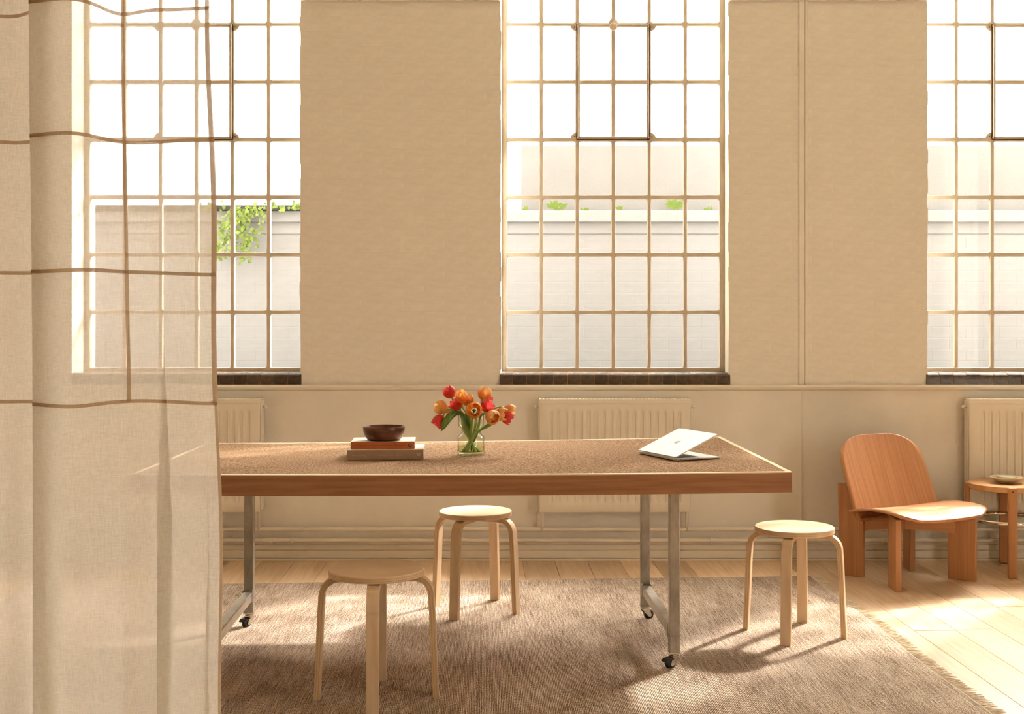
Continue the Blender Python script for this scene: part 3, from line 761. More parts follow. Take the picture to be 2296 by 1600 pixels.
M['stem'] = paint('tulip stem', (0.36, 0.47, 0.13), 0.2, 0.1, 30, 0.45)
def leaf_mat():
    t = NT('tulip leaf'); n = t.noise(t.coord((40, 40, 4)), 1.4, 4)
    col = t.ramp(n, [(0.3, (0.10, 0.18, 0.035)), (0.7, (0.21, 0.34, 0.08))]); t.base(col, 0.4)
    tl = t.new('ShaderNodeBsdfTranslucent'); tl.inputs['Color'].default_value = (0.30, 0.48, 0.06, 1)
    m = t.new('ShaderNodeMixShader'); m.inputs['Fac'].default_value = 0.3
    t.link(t.bsdf.outputs[0], m.inputs[1]); t.link(tl.outputs[0], m.inputs[2]); t.link(m.outputs[0], t.out.inputs['Surface']); return t.m
M['leaf'] = leaf_mat()
def petal_mat(name, c0, c1, c2):
    t = NT(name); sep = t.new('ShaderNodeSeparateXYZ'); tc = t.new('ShaderNodeTexCoord'); t.link(tc.outputs['Object'], sep.inputs[0])
    n = t.noise(t.coord((120, 120, 16)), 1.5, 4)
    mr = t.new('ShaderNodeMapRange'); mr.inputs['From Max'].default_value = 0.055; t.link(sep.outputs['Z'], mr.inputs['Value'])
    ad = t.new('ShaderNodeMath'); ad.operation = 'MULTIPLY_ADD'; ad.inputs[1].default_value = 0.55; t.link(n, ad.inputs[0]); t.link(mr.outputs['Result'], ad.inputs[2])
    col = t.ramp(ad.outputs[0], [(0.25, c0), (0.65, c1), (1.15 if False else 1.0, c2)])
    col = t.random_mix(col, 0.16); t.base(col, 0.5, 0, 0.3); t.bump(n, 0.3, 0.002)
    tl = t.new('ShaderNodeBsdfTranslucent'); t.link(col, tl.inputs['Color'])
    m = t.new('ShaderNodeMixShader'); m.inputs['Fac'].default_value = 0.45
    t.link(t.bsdf.outputs[0], m.inputs[1]); t.link(tl.outputs[0], m.inputs[2]); t.link(m.outputs[0], t.out.inputs['Surface']); return t.m
PM = {'red': petal_mat('red tulip petal', (0.75, 0.20, 0.05), (0.72, 0.055, 0.045), (0.78, 0.10, 0.09)),
      'orange': petal_mat('orange tulip petal', (0.80, 0.36, 0.05), (0.80, 0.22, 0.045), (0.88, 0.42, 0.11)),
      'peach': petal_mat('peach tulip petal', (0.72, 0.42, 0.12), (0.85, 0.36, 0.10), (0.90, 0.55, 0.22))}
def petal_mesh(H, R, openn, ruffle, mat, seed):
    rnd = random.Random(seed); ph = rnd.uniform(0, 6)
    def fn(a, s):
        t = a * 2 - 1
        wdt = math.sin(PI * (0.10 + 0.83 * s ** 0.85)) ** 0.75
        half = 0.98 * max(0.0, wdt)
        kk = 0.62 if openn > 0.1 else (0.68 if openn > -0.12 else 0.775)
        rad = 1.12 * R * (0.14 + 0.98 * max(0.0, math.sin(PI * (0.06 + kk * s ** 0.9))) ** 0.75)
        an = t * half * 1.05
        rad2 = rad * (1 - 0.06 * t * t)
        z = H * s - 0.0035 * t * t * s
        if s > 0.75: rad2 += ruffle * math.sin(t * 9 + ph) * (s - 0.75) * 4; z += ruffle * math.cos(t * 7 + ph) * (s - .75) * 3
        return (rad2 * math.cos(an), rad2 * math.sin(an), z)
    b = MB().grid(fn, 8, 9)
    return b.mesh('petal', mat)
pcache = {}
def tulip(label, px, py, dY, axis, kind, H=0.052, R=0.0235, openn=-0.25, ruffle=0.0012, base=(0, 0), mid=None, stamens=False):
    base = (base[0] * 1.45, base[1] * 1.45)
    t = thing('tulip', label, 'tulip', vb + Vector((base[0], base[1], 0.0128)), 0, 'tulips in the glass vase')
    Y = vb.y + dY; C_ = Vector((PX(px, Y), Y, PZ(py, Y)))          # centre of the flower
    ax = Vector(axis).normalized(); B = C_ - ax * H * 0.5
    o0 = vb + Vector((base[0], base[1], 0.0128))
    root = Vector((base[0], base[1], 0.0135)) + vb
    nk = vb + Vector((base[0] * -0.15 + (B.x - vb.x) * .22, base[1] * -.15 + (B.y - vb.y) * .22, 0.097))
    dn = Vector((nk.x - vb.x, nk.y - vb.y, 0)); 
    if dn.length > 0.029: dn *= 0.029 / dn.length; nk = Vector((vb.x + dn.x, vb.y + dn.y, nk.z))
    rim = vb + Vector(((B.x - vb.x), (B.y - vb.y), 0)) * 0.45 + Vector((0, 0, 0.158))
    dr = Vector((rim.x - vb.x, rim.y - vb.y, 0))
    if dr.length > 0.043: dr *= 0.043 / dr.length
    rim = Vector((vb.x + dr.x, vb.y + dr.y, vb.z + 0.160))
    if mid: rim = Vector(mid) + vb
    P = [root, nk, rim, B - ax * 0.022, B + ax * 0.002]
    # Catmull-Rom through the points
    pts = []
    Q = [P[0]] + P + [P[-1]]
    for i in range(1, len(Q) - 2):
        for q in range(6):
            u = q / 6; a, b_, c, d = Q[i - 1], Q[i], Q[i + 1], Q[i + 2]
            pts.append(0.5 * ((2 * b_) + (c - a) * u + (2 * a - 5 * b_ + 4 * c - d) * u * u + (3 * b_ - a - 3 * c + d) * u ** 3) - o0)
    pts.append(P[-1] - o0)
    MB().tube(pts, [0.0037] * (len(pts) - 2) + [0.005, 0.0062], 9).build('stem', M['stem'], t, fixn=False)
    rotm = ax.to_track_quat('Z', 'Y').to_matrix().to_4x4()
    spin = random.uniform(0, 6)
    for k in range(6):
        inner = k >= 3
        key = (round(H, 4), round(R, 4), openn, ruffle, kind, k % 3, inner)
        if key not in pcache: pcache[key] = petal_mesh(H * (0.97 if inner else 1), R * (0.9 if inner else 1), openn, ruffle, PM[kind], k)
        o = link('petal', pcache[key], t)
        o.matrix_local = Matrix.Translation(B - o0) @ rotm @ Matrix.Rotation(spin + k * 2 * PI / 3 + (PI / 3 if inner else 0), 4, 'Z')
    if stamens:
        sb = MB(); sb.tube([(0, 0, 0.004), (0, 0, 0.022)], [0.0035, 0.0028], 8)
        so = sb.build('pistil', M['leaf'], t); so.matrix_local = Matrix.Translation(B - o0) @ rotm
        for k in range(6):
            a = k * PI / 3; s_ = MB().tube([(0.003 * math.cos(a), 0.003 * math.sin(a), 0.005), (0.006 * math.cos(a), 0.006 * math.sin(a), 0.014), (0.007 * math.cos(a), 0.007 * math.sin(a), 0.021)], [0.001, 0.0016, 0.0014], 6)
            q = s_.build('stamen', M['black'], t); q.matrix_local = Matrix.Translation(B - o0) @ rotm
    return t
tulip('red tulip bud leaning up at the top left of the bunch', 1007.5, 879, 0.01, (-0.45, 0.1, 0.9), 'red', 0.050, 0.0215, -0.35, 0.0005, (0.015, 0.01))
tulip('orange tulip with a red flame at the top, left of centre', 1035.5, 889, -0.03, (-0.05, -0.35, 0.9), 'orange', 0.052, 0.021, -0.2, 0.001, (0.01, -0.01))
tulip('orange tulip half hidden behind the flamed one at the top', 1049, 896, 0.015, (0.1, 0.1, 0.95), 'orange', 0.052, 0.0205, -0.15, 0.001, (-0.012, 0.016))
tulip('peach tulip highest on the right of the bunch', 1087, 882, 0.02, (0.32, 0.1, 0.9), 'peach', 0.056, 0.0245, -0.3, 0.0008, (-0.02, 0.005))
tulip('peach tulip at the far left, level with the vase rim', 987.3, 912.4, -0.02, (-0.9, -0.25, 0.25), 'peach', 0.050, 0.0245, -0.25, 0.001, (0.022, 0.0))
tulip('red tulip left of centre, between the two left orange blooms', 1024, 906, -0.005, (-0.5, 0.05, 0.8), 'red', 0.050, 0.021, -0.1, 0.0015, (0.02, 0.012))
tulip('small reddish tulip tucked behind the far left peach one', 1011, 920, 0.035, (-0.8, 0.35, 0.25), 'orange', 0.045, 0.0185, -0.1, 0.001, (0.016, -0.018))
tulip('red fringed tulip drooping lowest on the left beside the leaf', 984.5, 943, -0.015, (-0.62, -0.15, -0.75), 'red', 0.052, 0.0215, 0.05, 0.003, (0.024, 0.008), mid=(-0.043, -0.01, 0.168))
tulip('orange tulip facing the viewer with dark stamens, at the vase rim', 1063, 919.5, -0.075, (0.05, -0.97, 0.16), 'orange', 0.044, 0.0275, 0.0, 0.001, (0.0, 0.02), stamens=True)
tulip('red ruffled tulip right of the face-on orange one', 1092, 910, -0.03, (0.75, -0.2, 0.5), 'red', 0.050, 0.0225, -0.05, 0.003, (-0.022, -0.006))
tulip('red tulip behind, under the highest peach bloom', 1090, 898, 0.05, (0.5, 0.3, 0.7), 'red', 0.048, 0.020, -0.1, 0.002, (-0.01, 0.02))
tulip('peach tulip bending down over the right side of the vase', 1104.5, 935, -0.065, (0.45, -0.80, -0.15), 'peach', 0.050, 0.0255, -0.3, 0.001, (-0.024, 0.0), mid=(0.043, -0.012, 0.163))
tulip('peach tulip farthest right, hanging outward', 1142, 919, 0.02, (0.85, 0.1, -0.25), 'peach', 0.046, 0.0205, 0.0, 0.0015, (-0.02, -0.015))
tulip('yellow-peach tulip second from the right', 1124, 928, -0.025, (0.85, -0.3, 0.0), 'peach', 0.052, 0.0225, 0.0, 0.002, (-0.018, 0.012))
tulip('red tulip low on the right, below the outermost peach one', 1136, 935, 0.0, (0.8, 0.0, -0.45), 'red', 0.052, 0.0215, 0.05, 0.0025, (-0.014, -0.02))
def leaf(label, pts, widths, tilt=(0, 1, 0.2)):
    o0 = pts[0]; b = MB(); v = []; f = []
    n = len(pts); tl = Vector(tilt).normalized()
    for i, p in enumerate(pts):
        t = (pts[min(i + 1, n - 1)] - pts[max(i - 1, 0)]).normalized(); s = t.cross(tl).normalized(); nn = s.cross(t)
        for q in (-1, -.5, 0, .5, 1): v.append(p - o0 + s * widths[i] * q + nn * (widths[i] * 0.35 * q * q))
    f = [(i * 5 + k, i * 5 + k + 1, i * 5 + 6 + k, i * 5 + 5 + k) for i in range(n - 1) for k in range(4)]
    b.add(v, f, True); o = b.build('tulip_leaf', M['leaf'], None, solid=0.0008, fixn=False); o.location = o0
    return tag(o, label, 'leaf', 'tulip leaves')
def vp(px, py, dY=0): Y = vb.y + dY; return Vector((PX(px, Y), Y, PZ(py, Y)))
leaf('long green tulip leaf arching down on the left of the vase', [vp(1052, 968, 0), vp(1044, 945, -.01), vp(1034, 927, -.02), vp(1020, 926, -.035), vp(1008, 934, -.045), vp(999, 945, -.05), vp(993, 957, -.05), vp(989, 966.5, -.045)], [.006, .008, .010, .013, .0145, .014, .010, .001], (0.25, 1, 0.2))
leaf('green tulip leaf bending out low on the right of the vase', [vp(1062, 990, -.052), vp(1072, 968, -.056), vp(1082, 961, -.06), vp(1092, 955.5, -.06), vp(1100, 951, -.055), vp(1107, 946, -.045)], [.003, .004, .005, .008, .009, .002], (0, 1, 0.5))
leaf('upright green leaf standing in the middle of the tulip stems', [vp(1057, 985, .0), vp(1055, 966, .0), vp(1051, 945, -.01), vp(1047, 926, -.02), vp(1044, 912, -.025)], [.003, .005, .006, .005, .001], (0.3, 1, 0))
leaf('narrow green leaf leaning left inside the vase rim', [vp(1062, 1000, .01), vp(1054, 966, .005), vp(1046, 950, -.012), vp(1036, 935, -.02), vp(1026, 922, -.025)], [.003, .004, .006, .006, .001], (0.2, 1, .3))

# ------------------------------------------------------------------ laptop
M['alu'] = plain('anodised aluminium', (0.62, 0.585, 0.53), 0.42, 0.3); M['keys'] = plain('black keys', (0.02, 0.019, 0.018), 0.5)
M['screen'] = plain('dark screen', (0.01, 0.01, 0.011), 0.12); M['logo'] = plain('grey logo', (0.30, 0.275, 0.20), 0.5)
lp = on_table(1431, 1017)
abx = Vector((0.424, -0.906, 0)); LA = math.atan2(abx.y, abx.x)
lt = thing('laptop', 'slim silver laptop with its lid partly raised', 'laptop', lp + Vector((0, 0, 0.001)), LA)
LW, LD = 0.298, 0.212                       # local x along the hinge, local y away from it
def rrect(x0, x1, y0, y1, r, n=5):
    out = []
    for cx_, cy_, a0 in ((x1 - r, y1 - r, 0), (x0 + r, y1 - r, PI / 2), (x0 + r, y0 + r, PI), (x1 - r, y0 + r, 1.5 * PI)):
        for k in range(n + 1): a = a0 + k * PI / 2 / n; out.append((cx_ + r * math.cos(a), cy_ + r * math.sin(a)))
    return out
bs = MB(); o1 = rrect(0, LW, 0, LD, .010); n = len(o1)
v = [(x, y, 0.0095 - 0.0045 * (y / LD)) for x, y in o1] + [(LW / 2 + (x - LW / 2) * .985, LD / 2 + (y - LD / 2) * .98, 0.0012) for x, y in o1]
bs.add(v, [tuple(range(n)), tuple(range(2 * n - 1, n - 1, -1))] + [(i, i + n, (i + 1) % n + n, (i + 1) % n) for i in range(n)])
base = bs.build('base', M['alu'], lt, 0.0008)
kb = MB()
for r in range(6):
    for c in range(14):
        x0 = 0.022 + c * 0.0182; y0 = 0.022 + r * 0.0175; z0 = 0.0095 - 0.0045 * (y0 / LD) - .0008
        kb.box(x0, x0 + .0155, y0, y0 + .0150, z0, z0 + .0016)
ko = kb.build('keys', M['keys'], base, fixn=False); ko['kind'] = 'stuff'
MB().box(LW / 2 - .055, LW / 2 + .055, 0.135, 0.203, 0.0048, 0.0064).build('trackpad', M['alu'], base, 0.0004, rot=(-0.0212, 0, 0), loc=(0, 0, 0.0029))
for k in range(2): MB().box(LW - .0008, LW + .0004, .022 + k * .016, .031 + k * .016, 0.0048, 0.0068).build('port', M['rubber'], base)
lid_e = MB(); lo_ = rrect(0.0, LW, 0.002, LD, .010)
lid_e.prism_z(lo_, 0.0, 0.0042)
lid = lid_e.build('lid', M['alu'], lt, 0.0008, loc=(0, 0, 0.0108), rot=(math.radians(23.0), 0, 0))
MB().prism_z(rrect(0.006, LW - .006, 0.010, LD - .006, .006), -0.0004, 0.0002).build('screen', M['screen'], lid)
lg = MB(); pts = []
for k in range(44):                         # fruit outline with a bite taken out of one side
    a = 2 * PI * k / 44; r = 0.0135 * (1 + 0.10 * math.cos(2 * a)) * (1 - 0.16 * math.exp(-((a - PI / 2) / .35) ** 2) - 0.07 * math.exp(-((a - 1.5 * PI) / .3) ** 2))
    x, y = r * math.cos(a) * 0.98, r * math.sin(a) * 1.08
    dx, dy = x - 0.0185, y - 0.0015
    if math.hypot(dx, dy) < 0.0082: q = 0.0082 / math.hypot(dx, dy); x, y = 0.0185 + dx * q, 0.0015 + dy * q
    pts.append((x, y))
lg.prism_z(pts, 0, 0.0003)
lgo = lg.build('logo', M['logo'], lid, loc=(LW / 2, LD / 2 + .001, 0.0042), rot=(0, 0, 0))
lf = MB().prism_z([(0.0005 + 0.0028 * math.sin(a) * .8 + 0.0045 * (1 - math.cos(a)) * .35, 0.0152 + 0.0042 * (1 - math.cos(a))) for a in [q * 2 * PI / 14 for q in range(14)]], 0, 0.0003)
lf.build('logo_leaf', M['logo'], lgo)

# ------------------------------------------------------------------ lounge chair
CC = Vector((1.774, 6.19, 0)); CR = math.radians(28) + PI        # local +y is the way it faces
# local frame: x to the picture's right, f forward -> use an object rotated so that local x = (cos28, sin28), local -y = forward
ch = thing('lounge_chair', 'low honey-coloured wooden lounge chair with curved shell back', 'chair', CC, math.radians(28))
def P3(x, f, z): return (x, -f, z)
def back_prof(z):      # forward position of the back shell
    return -0.107 - (z - 0.345) * 0.42 - 0.10 * max(0, z - 0.345) * max(0, 0.72 - z)
def backp(a, s):
    u = a * 2 - 1
    if s < 0.12:
        q = s / 0.12; an = (1 - q) * 1.35
        z = 0.345 - 0.040 * math.sin(an); f = -0.107 + 0.040 * (1 - math.cos(an)); w = 0.287 - .02 * (1 - q)
    else:
        q = (s - 0.12) / 0.88; z = 0.345 + 0.372 * q; f = back_prof(z)
        k = max(0, (q - 0.56) / 0.44); w = (0.287 - 0.012 * q) * (max(0.0, 1 - k ** 2.9)) ** (1 / 2.9) if k < 1 else 0.0
        z -= 0.02 * 0
    return P3(w * u, f + 0.030 * (w * u / 0.287) ** 2, z)
b = MB().grid(lambda a, s: backp(a, s if s < .55 else .55 + .45 * (1 - (1 - (s - .55) / .45) ** 1.9)), 26, 46)
b.build('backrest', M['oak'], ch, solid=0.014, bevel=0)
def seatp(a, s):
    u = a * 2 - 1; f = -0.105 + 0.425 * s
    pr = [(-0.11, .352), (-0.05, .365), (0.05, .381), (0.15, .384), (0.22, .379), (0.28, .366), (0.33, .343)]
    for (f0, z0), (f1, z1) in zip(pr[:-1], pr[1:]):
        if f0 <= f <= f1: k = (f - f0) / (f1 - f0); z = z0 + (z1 - z0) * k; break
    k = max(0, (s - 0.72) / 0.28); w = 0.294 * (max(0.0, 1 - k ** 3.0 * 0.55)) ** 0.5
    fe = f - 0.012 * (abs(u) ** 3) * k
    return P3(w * u, fe, z + 0.006 * u * u)
b = MB().grid(seatp, 24, 40)
so = b.build('seat', M['oak_seat'], ch, solid=0.014)
SP = math.radians(28)
def plank_leg(sx, x, f, w, rear):
    # the plank stands at 28 degrees to the way the chair faces, splayed outwards to the front
    a = math.atan2(-math.cos(SP), sx * math.sin(SP))           # direction of the plank in the local plane, front end first
    if rear: poly = [(-w / 2, 0), (w / 2, 0), (w / 2, 0.338), (w / 2 - .03, 0.338), (-w / 2 + .028, 0.475), (-w / 2 - .012, 0.475), (-w / 2 - .006, 0.22)]
    else: poly = [(-w / 2, 0), (w / 2, 0), (w / 2, 0.350), (-w / 2, 0.368)]
    o = MB().prism(poly, -0.0145, 0.0145).build('leg', M['oak'], ch, 0.003, loc=P3(x, f, 0), rot=(0, 0, a))
    MB().box(-w / 2 + .003, w / 2 - .003, -0.012, 0.012, -0.0015, 0.0015).build('glide', M['rubber'], o)
for sx in (-1, 1):
    plank_leg(sx, sx * 0.228, 0.150, 0.140, False)
    plank_leg(-sx, sx * 0.196, -0.190, 0.126, True)
for sx in (-1, 1):
    x0, f0, x1, f1 = -sx * 0.17, -0.165, sx * 0.205, 0.125
    L = math.hypot(x1 - x0, f1 - f0); a = math.atan2(-(f1 - f0), x1 - x0)
    arch = [(L * q / 10, 0.232 + 0.018 * math.sin(PI * q / 10) ** .6) for q in range(11)]
    MB().prism(arch + [(L, 0.352), (L * .5, 0.358), (0, 0.332)], -0.013 - .0004 * sx, 0.013 - .0004 * sx).build('cross_rail', M['oak_rail'], ch, 0.002, loc=P3(x0, f0, 0), rot=(0, 0, a))

# ------------------------------------------------------------------ round side table, steel hoop, dish
ST = Vector((2.362, 6.392, 0)); SR = 0.200; SZ = 0.463
st = thing('side_table', 'small round wooden side table with a steel hoop between its legs', 'table', ST)
MB().lathe([(0, SZ - .030), (SR - .004, SZ - .030), (SR, SZ - .027), (SR, SZ - .002), (SR - .002, SZ), (0, SZ)], 64).build('table_top', M['oak_light'], st, sharp=40)
a0 = math.atan2(6.2 - ST.y, 2.314 - ST.x)
for k in range(4):
    a = a0 - k * PI / 2; r = SR + 0.004
    lg_ = MB().box(-.0235, .0235, -.013, .013, 0, SZ + .0006)
    l = lg_.build('leg', M['oak'], st, 0.009, 4, loc=(r * math.cos(a), r * math.sin(a), 0), rot=(0, 0, a + PI / 2))
    MB().lathe([(0, .0006), (.0042, .0006), (.0042, 0)], 14).build('bolt_hole', M['black'], l, loc=(0, .0132, SZ - .02), rot=(-PI / 2, 0, 0))
    MB().lathe([(0, .0006), (.0042, .0006), (.0042, 0)], 14).build('bolt_hole', M['black'], l, loc=(0, -.0132, SZ - .02), rot=(PI / 2, 0, 0))
hz = PZ(1163, ST.y)
MB().lathe([(0.186, -.0095), (0.188, -.0095), (0.188, .0095), (0.186, .0095)], 72, close=True).build('steel_hoop', M['chrome'], st, loc=(0, 0, hz))
M['stoneware'] = paint('pale stoneware glaze', (0.62, 0.52, 0.36), 0.08, 0.1, 30, 0.35)
M['celadon'] = paint('celadon glaze', (0.55, 0.52, 0.36), 0.08, 0.1, 30, 0.25)
dY = FPX * (CAMZ - SZ) / (1082.5 - CY); dX = PX(2256, dY)
dd = MB().lathe([(0, 0), (0.040, 0), (0.043, .003), (0.040, .006), (0.062, .014), (0.083, .027), (0.0865, .0315), (0.085, .033), (0.080, .029), (0.060, .018), (0, .012)], 48).build('dish', M['stoneware'], None, loc=(dX, dY, SZ + .0008), sharp=50)
tag(dd, 'shallow pale stoneware dish on the round side table', 'dish')
d2 = MB().lathe([(0, 0), (0.028, 0), (0.030, .004), (0.046, .012), (0.054, .024), (0.0525, .0248), (0.044, .015), (0, .008)], 48).build('small_bowl', M['celadon'], None, loc=(dX + .002, dY, SZ + .0008 + .0130), sharp=50)
tag(d2, 'small grey-green bowl stacked inside the stoneware dish', 'bowl')

# ------------------------------------------------------------------ ferns and ivy outside
M['fern'] = plain('fern green', (0.17, 0.25, 0.04), 0.6); M['ivy'] = paint('ivy green', (0.17, 0.235, 0.045), 0.35, 0.1, 60, 0.5)
def blade(b, p, d, L, w, droop):
    d = Vector(d).normalized(); s = d.cross(Vector((0, 1, .3))).normalized(); v = []
    for i in range(5):
        q = i / 4; c = p + d * L * q + Vector((0, 0, -droop * L * q * q)); ww = w * math.sin(PI * (0.12 + 0.86 * q)) ** .8
        v += [c - s * ww, c + s * ww]
    b.add(v, [(2 * i, 2 * i + 1, 2 * i + 3, 2 * i + 2) for i in range(4)], True)
def fern(label, px, n, L, spread):
    x = PX(px, YO - .03); b = MB(); rnd = random.Random(int(px))
    for k in range(n):
        a = rnd.uniform(-spread, spread); dr = rnd.uniform(.05, .35); Lk = L * rnd.uniform(.6, 1.1)
        d = Vector((math.sin(a), rnd.uniform(-.35, .05), math.cos(a))).normalized(); p0 = Vector((rnd.uniform(-.02, .02) * L / .1, 0, 0))
        blade(b, p0, d, Lk, 0.0022, dr)
        for q in range(4):                                   # leaflets along the frond
            u = 0.3 + 0.7 * q / 5; c = p0 + d * Lk * u + Vector((0, 0, -dr * Lk * u * u))
            for sg in (-1, 1):
                aa = a + sg * rnd.uniform(.5, 1.0); blade(b, c, (math.sin(aa), rnd.uniform(-.3, .1), math.cos(aa)), L * .24 * (1.2 - u), 0.0042 * (L / .1) ** .5, .2)
    o = b.build('fern', M['fern'], None, fixn=False); o.location = (x, YO - .03, zt - .002)
    return tag(o, label, 'fern', 'weeds on the yard wall ledge')
fern('tiny green weed on the yard ledge at the window far left', 1180, 11, 0.045, 1.3)
fern('bushy green fern on the yard ledge, second pane from the left', 1247, 18, 0.105, 1.0)
fern('low green weed on the ledge seen through the third pane', 1310, 11, 0.038, 1.35)
fern('small green sprig on the ledge seen through the fourth pane', 1388, 9, 0.05, 0.6)
fern('upright green fern on the ledge behind the fifth pane', 1514, 16, 0.125, 0.6)
fern('flat green weed on the ledge behind the last pane', 1588, 12, 0.045, 1.4)
iv = thing('ivy', 'green ivy trailing down from the dark slate outside the left window', 'ivy', (PX(552, YO - .06), YO - .06, zt))
b = MB(); rnd = random.Random(5); stems = MB()
for k in range(9):
    x = rnd.gauss(0, .07); p = Vector((x, -.035, 0.02)); pts = [p]
    for q in range(7):
        p = p + Vector((rnd.gauss(-.012, .028), rnd.uniform(-.006, .006), -rnd.uniform(.03, .06))); pts.append(p)
        for l_ in range(4):
            c = p + Vector((rnd.gauss(0, .03), rnd.uniform(-.03, .0), rnd.gauss(0, .025)))
            a = rnd.uniform(0, 6.28); r = rnd.uniform(.009, .018)
            shape = [(0, -1), (.75, -.55), (.95, .1), (.45, .25), (0, 1.1), (-.45, .25), (-.95, .1), (-.75, -.55)]
            tx, tz = rnd.uniform(-.5, .5), rnd.uniform(-.5, .5)
            b.add([c + Vector((r * (sx * math.cos(a) - sy * math.sin(a)), r * (sx * tx + sy * tz), r * (sx * math.sin(a) + sy * math.cos(a)))) for sx, sy in shape], [tuple(range(8))])
    stems.tube(pts, 0.0022, 5)
for k in range(60):
    c = Vector((rnd.uniform(-.35, .42), -.035 - rnd.uniform(0, .03), .02 + rnd.gauss(-.005, .018))); r = rnd.uniform(.009, .018); a = rnd.uniform(0, 6.28)
    b.add([c + Vector((r * (sx * math.cos(a) - sy * math.sin(a)), r * .4 * sx, r * (sx * math.sin(a) + sy * math.cos(a)))) for sx, sy in [(0, -1), (.75, -.55), (.95, .1), (.45, .25), (0, 1.1), (-.45, .25), (-.95, .1), (-.75, -.55)]], [tuple(range(8))])
lo2 = b.build('leaves', M['ivy'], iv, fixn=False); lo2['kind'] = 'stuff'
stems.build('stems', M['stem'], iv, fixn=False)

# ------------------------------------------------------------------ sheer linen curtain
def linen(name, dens, colr):
    t = NT(name)
    a = t.noise(t.coord((1100, 60, 55)), 1, 3, 0.7); c = t.noise(t.coord((60, 60, 1100)), 1, 3, 0.7); big = t.noise(t.coord((9, 9, 9)), 1, 3, 0.6)
    ad = t.new('ShaderNodeMath'); ad.operation = 'ADD'; t.link(a, ad.inputs[0]); t.link(c, ad.inputs[1])
    ad2 = t.new('ShaderNodeMath'); ad2.operation = 'MULTIPLY_ADD'; ad2.inputs[1].default_value = 0.25; t.link(big, ad2.inputs[0]); t.link(ad.outputs[0], ad2.inputs[2])
    mr = t.new('ShaderNodeMapRange'); mr.inputs['From Min'].default_value = 0.82; mr.inputs['From Max'].default_value = 1.42
    mr.inputs['To Min'].default_value = max(0, dens - 0.14); mr.inputs['To Max'].default_value = min(1, dens + 0.14); t.link(ad2.outputs[0], mr.inputs['Value'])
    df = t.new('ShaderNodeBsdfDiffuse'); df.inputs['Color'].default_value = (*colr, 1)
    tl = t.new('ShaderNodeBsdfTranslucent'); tl.inputs['Color'].default_value = (*colr, 1)
    m0 = t.new('ShaderNodeMixShader'); m0.inputs['Fac'].default_value = 0.6; t.link(df.outputs[0], m0.inputs[1]); t.link(tl.outputs[0], m0.inputs[2])
    tr = t.new('ShaderNodeBsdfTransparent'); m1 = t.new('ShaderNodeMixShader')
    t.link(mr.outputs['Result'], m1.inputs['Fac']); t.link(tr.outputs[0], m1.inputs[1]); t.link(m0.outputs[0], m1.inputs[2]); t.link(m1.outputs[0], t.out.inputs['Surface'])
    return t.m
M['linen'] = linen('sheer linen', 0.78, (0.80, 0.765, 0.695))
M['seam'] = linen('doubled linen seam', 0.97, (0.50, 0.37, 0.24))  # colour also darkened for the shade of doubled, backlit cloth
YC = 2.40
X1 = PX(486, YC); X0 = PX(-260, YC); CWID = X1 - X0; CT = 2.9
def fold(x, z):
    """depth of the curtain's folds at x, height z"""
    d = X1 - x; k = min(1, max(0.0, (1.9 - z) / 1.6)); y = 0
    y += 0.030 * math.sin(d * 16 + 0.6 + .25 * math.sin(z * 1.3)) * min(1, d / 0.15)
    y += 0.020 * math.sin(d * 33 + 1.9 + .4 * math.sin(z * .9 + 1)) * min(1, max(0, (d - .18) / .1))
    y += 0.016 * k * math.sin(d * 52 + z * 1.2 + .5)
    y -= 0.03 * math.exp(-((d - 0.350) / 0.04) ** 2)
    return y
PLEATS = ((0.322, 0.080, 0.034, 9.0), (0.108, 0.060, 0.025, 1.45), (0.232, 0.020, 0.015, 0.85), (0.026, 0.014, 0.008, 1.15), (0.50, 0.09, 0.035, 9.0))
def pleat(x, z):
    # where the cloth doubles back on itself: sideways and depth offsets
    d = X1 - x; px_, py_ = 0.0, 0.0
    for dc, A, w_, zs in PLEATS:
        k = min(1.0, max(0.0, (zs - z) / 0.55)); u = (d - dc) / w_
        g = math.exp(-u * u); px_ += A * k * u * g * 1.25; py_ += -A * 0.22 * k * g
    return px_, py_
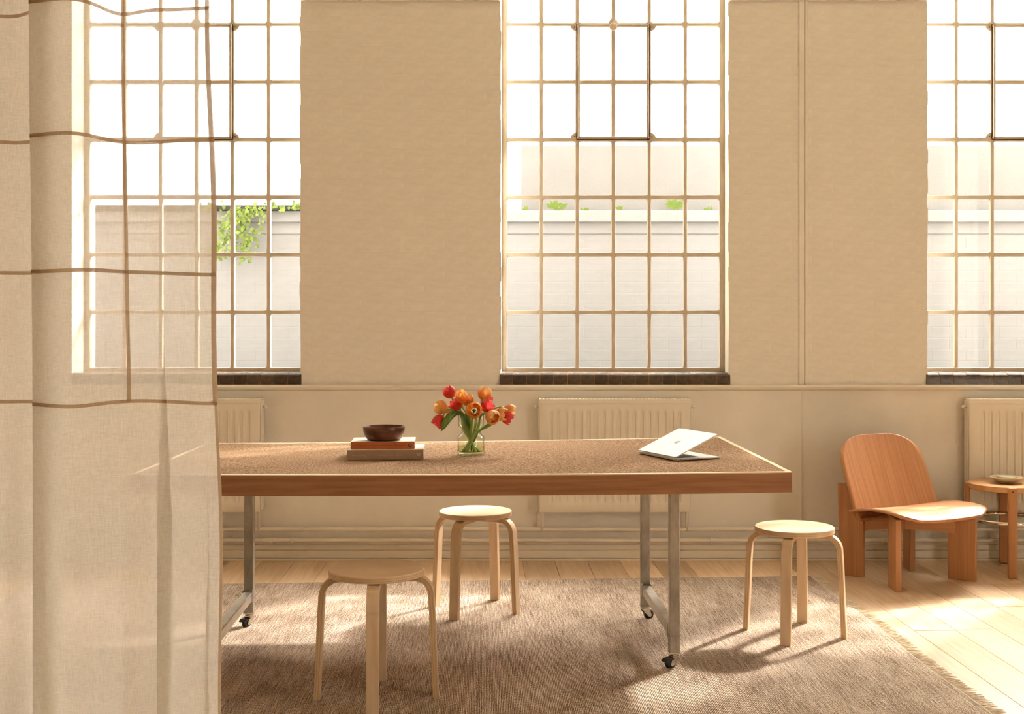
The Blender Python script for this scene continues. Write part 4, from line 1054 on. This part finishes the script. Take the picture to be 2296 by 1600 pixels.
def cpt(x, z, off=0.0):
    k = (1.0 - z / 1.9)
    dx = 0.010 * max(0, 1.4 - z) * 1.0 - 0.012 * math.exp(-((z - 1.85) / .4) ** 2)
    dx += 0.004 * math.sin(z * 9) * math.exp(-(X1 - x) / .1)
    qx, qy = pleat(x, z)
    return (x + qx + dx * math.exp(-(X1 - x) / .5), YC + fold(x, z) + qy + off, z)
cu = thing('curtain', 'sheer linen patchwork curtain hanging close to the camera', 'curtain', (0, 0, 0))
b = MB().grid(lambda a, s: cpt(X0 + CWID * a, 0.01 + (CT - .01) * s), 330, 60)
b.build('cloth', M['linen'], cu, fixn=False)
def seam_h(py, amp, ph, w=0.0072):
    def fn(a, s):
        x = X0 + CWID * a; px = 1255 + FPX * (x + pleat(x, PZ(py, YC))[0]) / YC
        z = PZ(py, YC) + amp(px)
        p = cpt(x, z + (s - .5) * w, -0.0015); return p
    MB().grid(fn, 330, 1).build('seam', M['seam'], cu, fixn=False)
g_ = lambda x, c, w: math.exp(-((x - c) / w) ** 2)
seam_h(18, lambda p: (-0.016 * g_(p, 285, 45) + 0.006 * g_(p, 190, 60) - .012 * g_(p, 0, 70)), 0)
seam_h(313, lambda p: (-0.008 * g_(p, 295, 60) + 0.006 * g_(p, 190, 70) - .003 * g_(p, 30, 60)), 0)
seam_h(611, lambda p: (0.004 * g_(p, 215, 60) - 0.004 * g_(p, 470, 70)), 0)
seam_h(901, lambda p: (-0.006 * g_(p, 180, 60) + 0.003 * g_(p, 300, 60) - .003 * g_(p, 470, 60)), 0)
def seam_v(pxf, z0, z1, w):
    def fn(a, s):
        z = z0 + (z1 - z0) * s; x = PX(pxf(z), YC) + (a - .5) * w
        return cpt(x, z, -0.0018)
    MB().grid(fn, 1, 50).build('seam', M['seam'], cu, fixn=False)
seam_v(lambda z: 296 - 8 * max(0, z - 1.2), PZ(899, YC), CT, 0.0062)
seam_v(lambda z: 486 - 3.5, PZ(905, YC), CT, 0.0105)
seam_v(lambda z: 486 - 3.2, 0.01, PZ(905, YC), 0.0060)
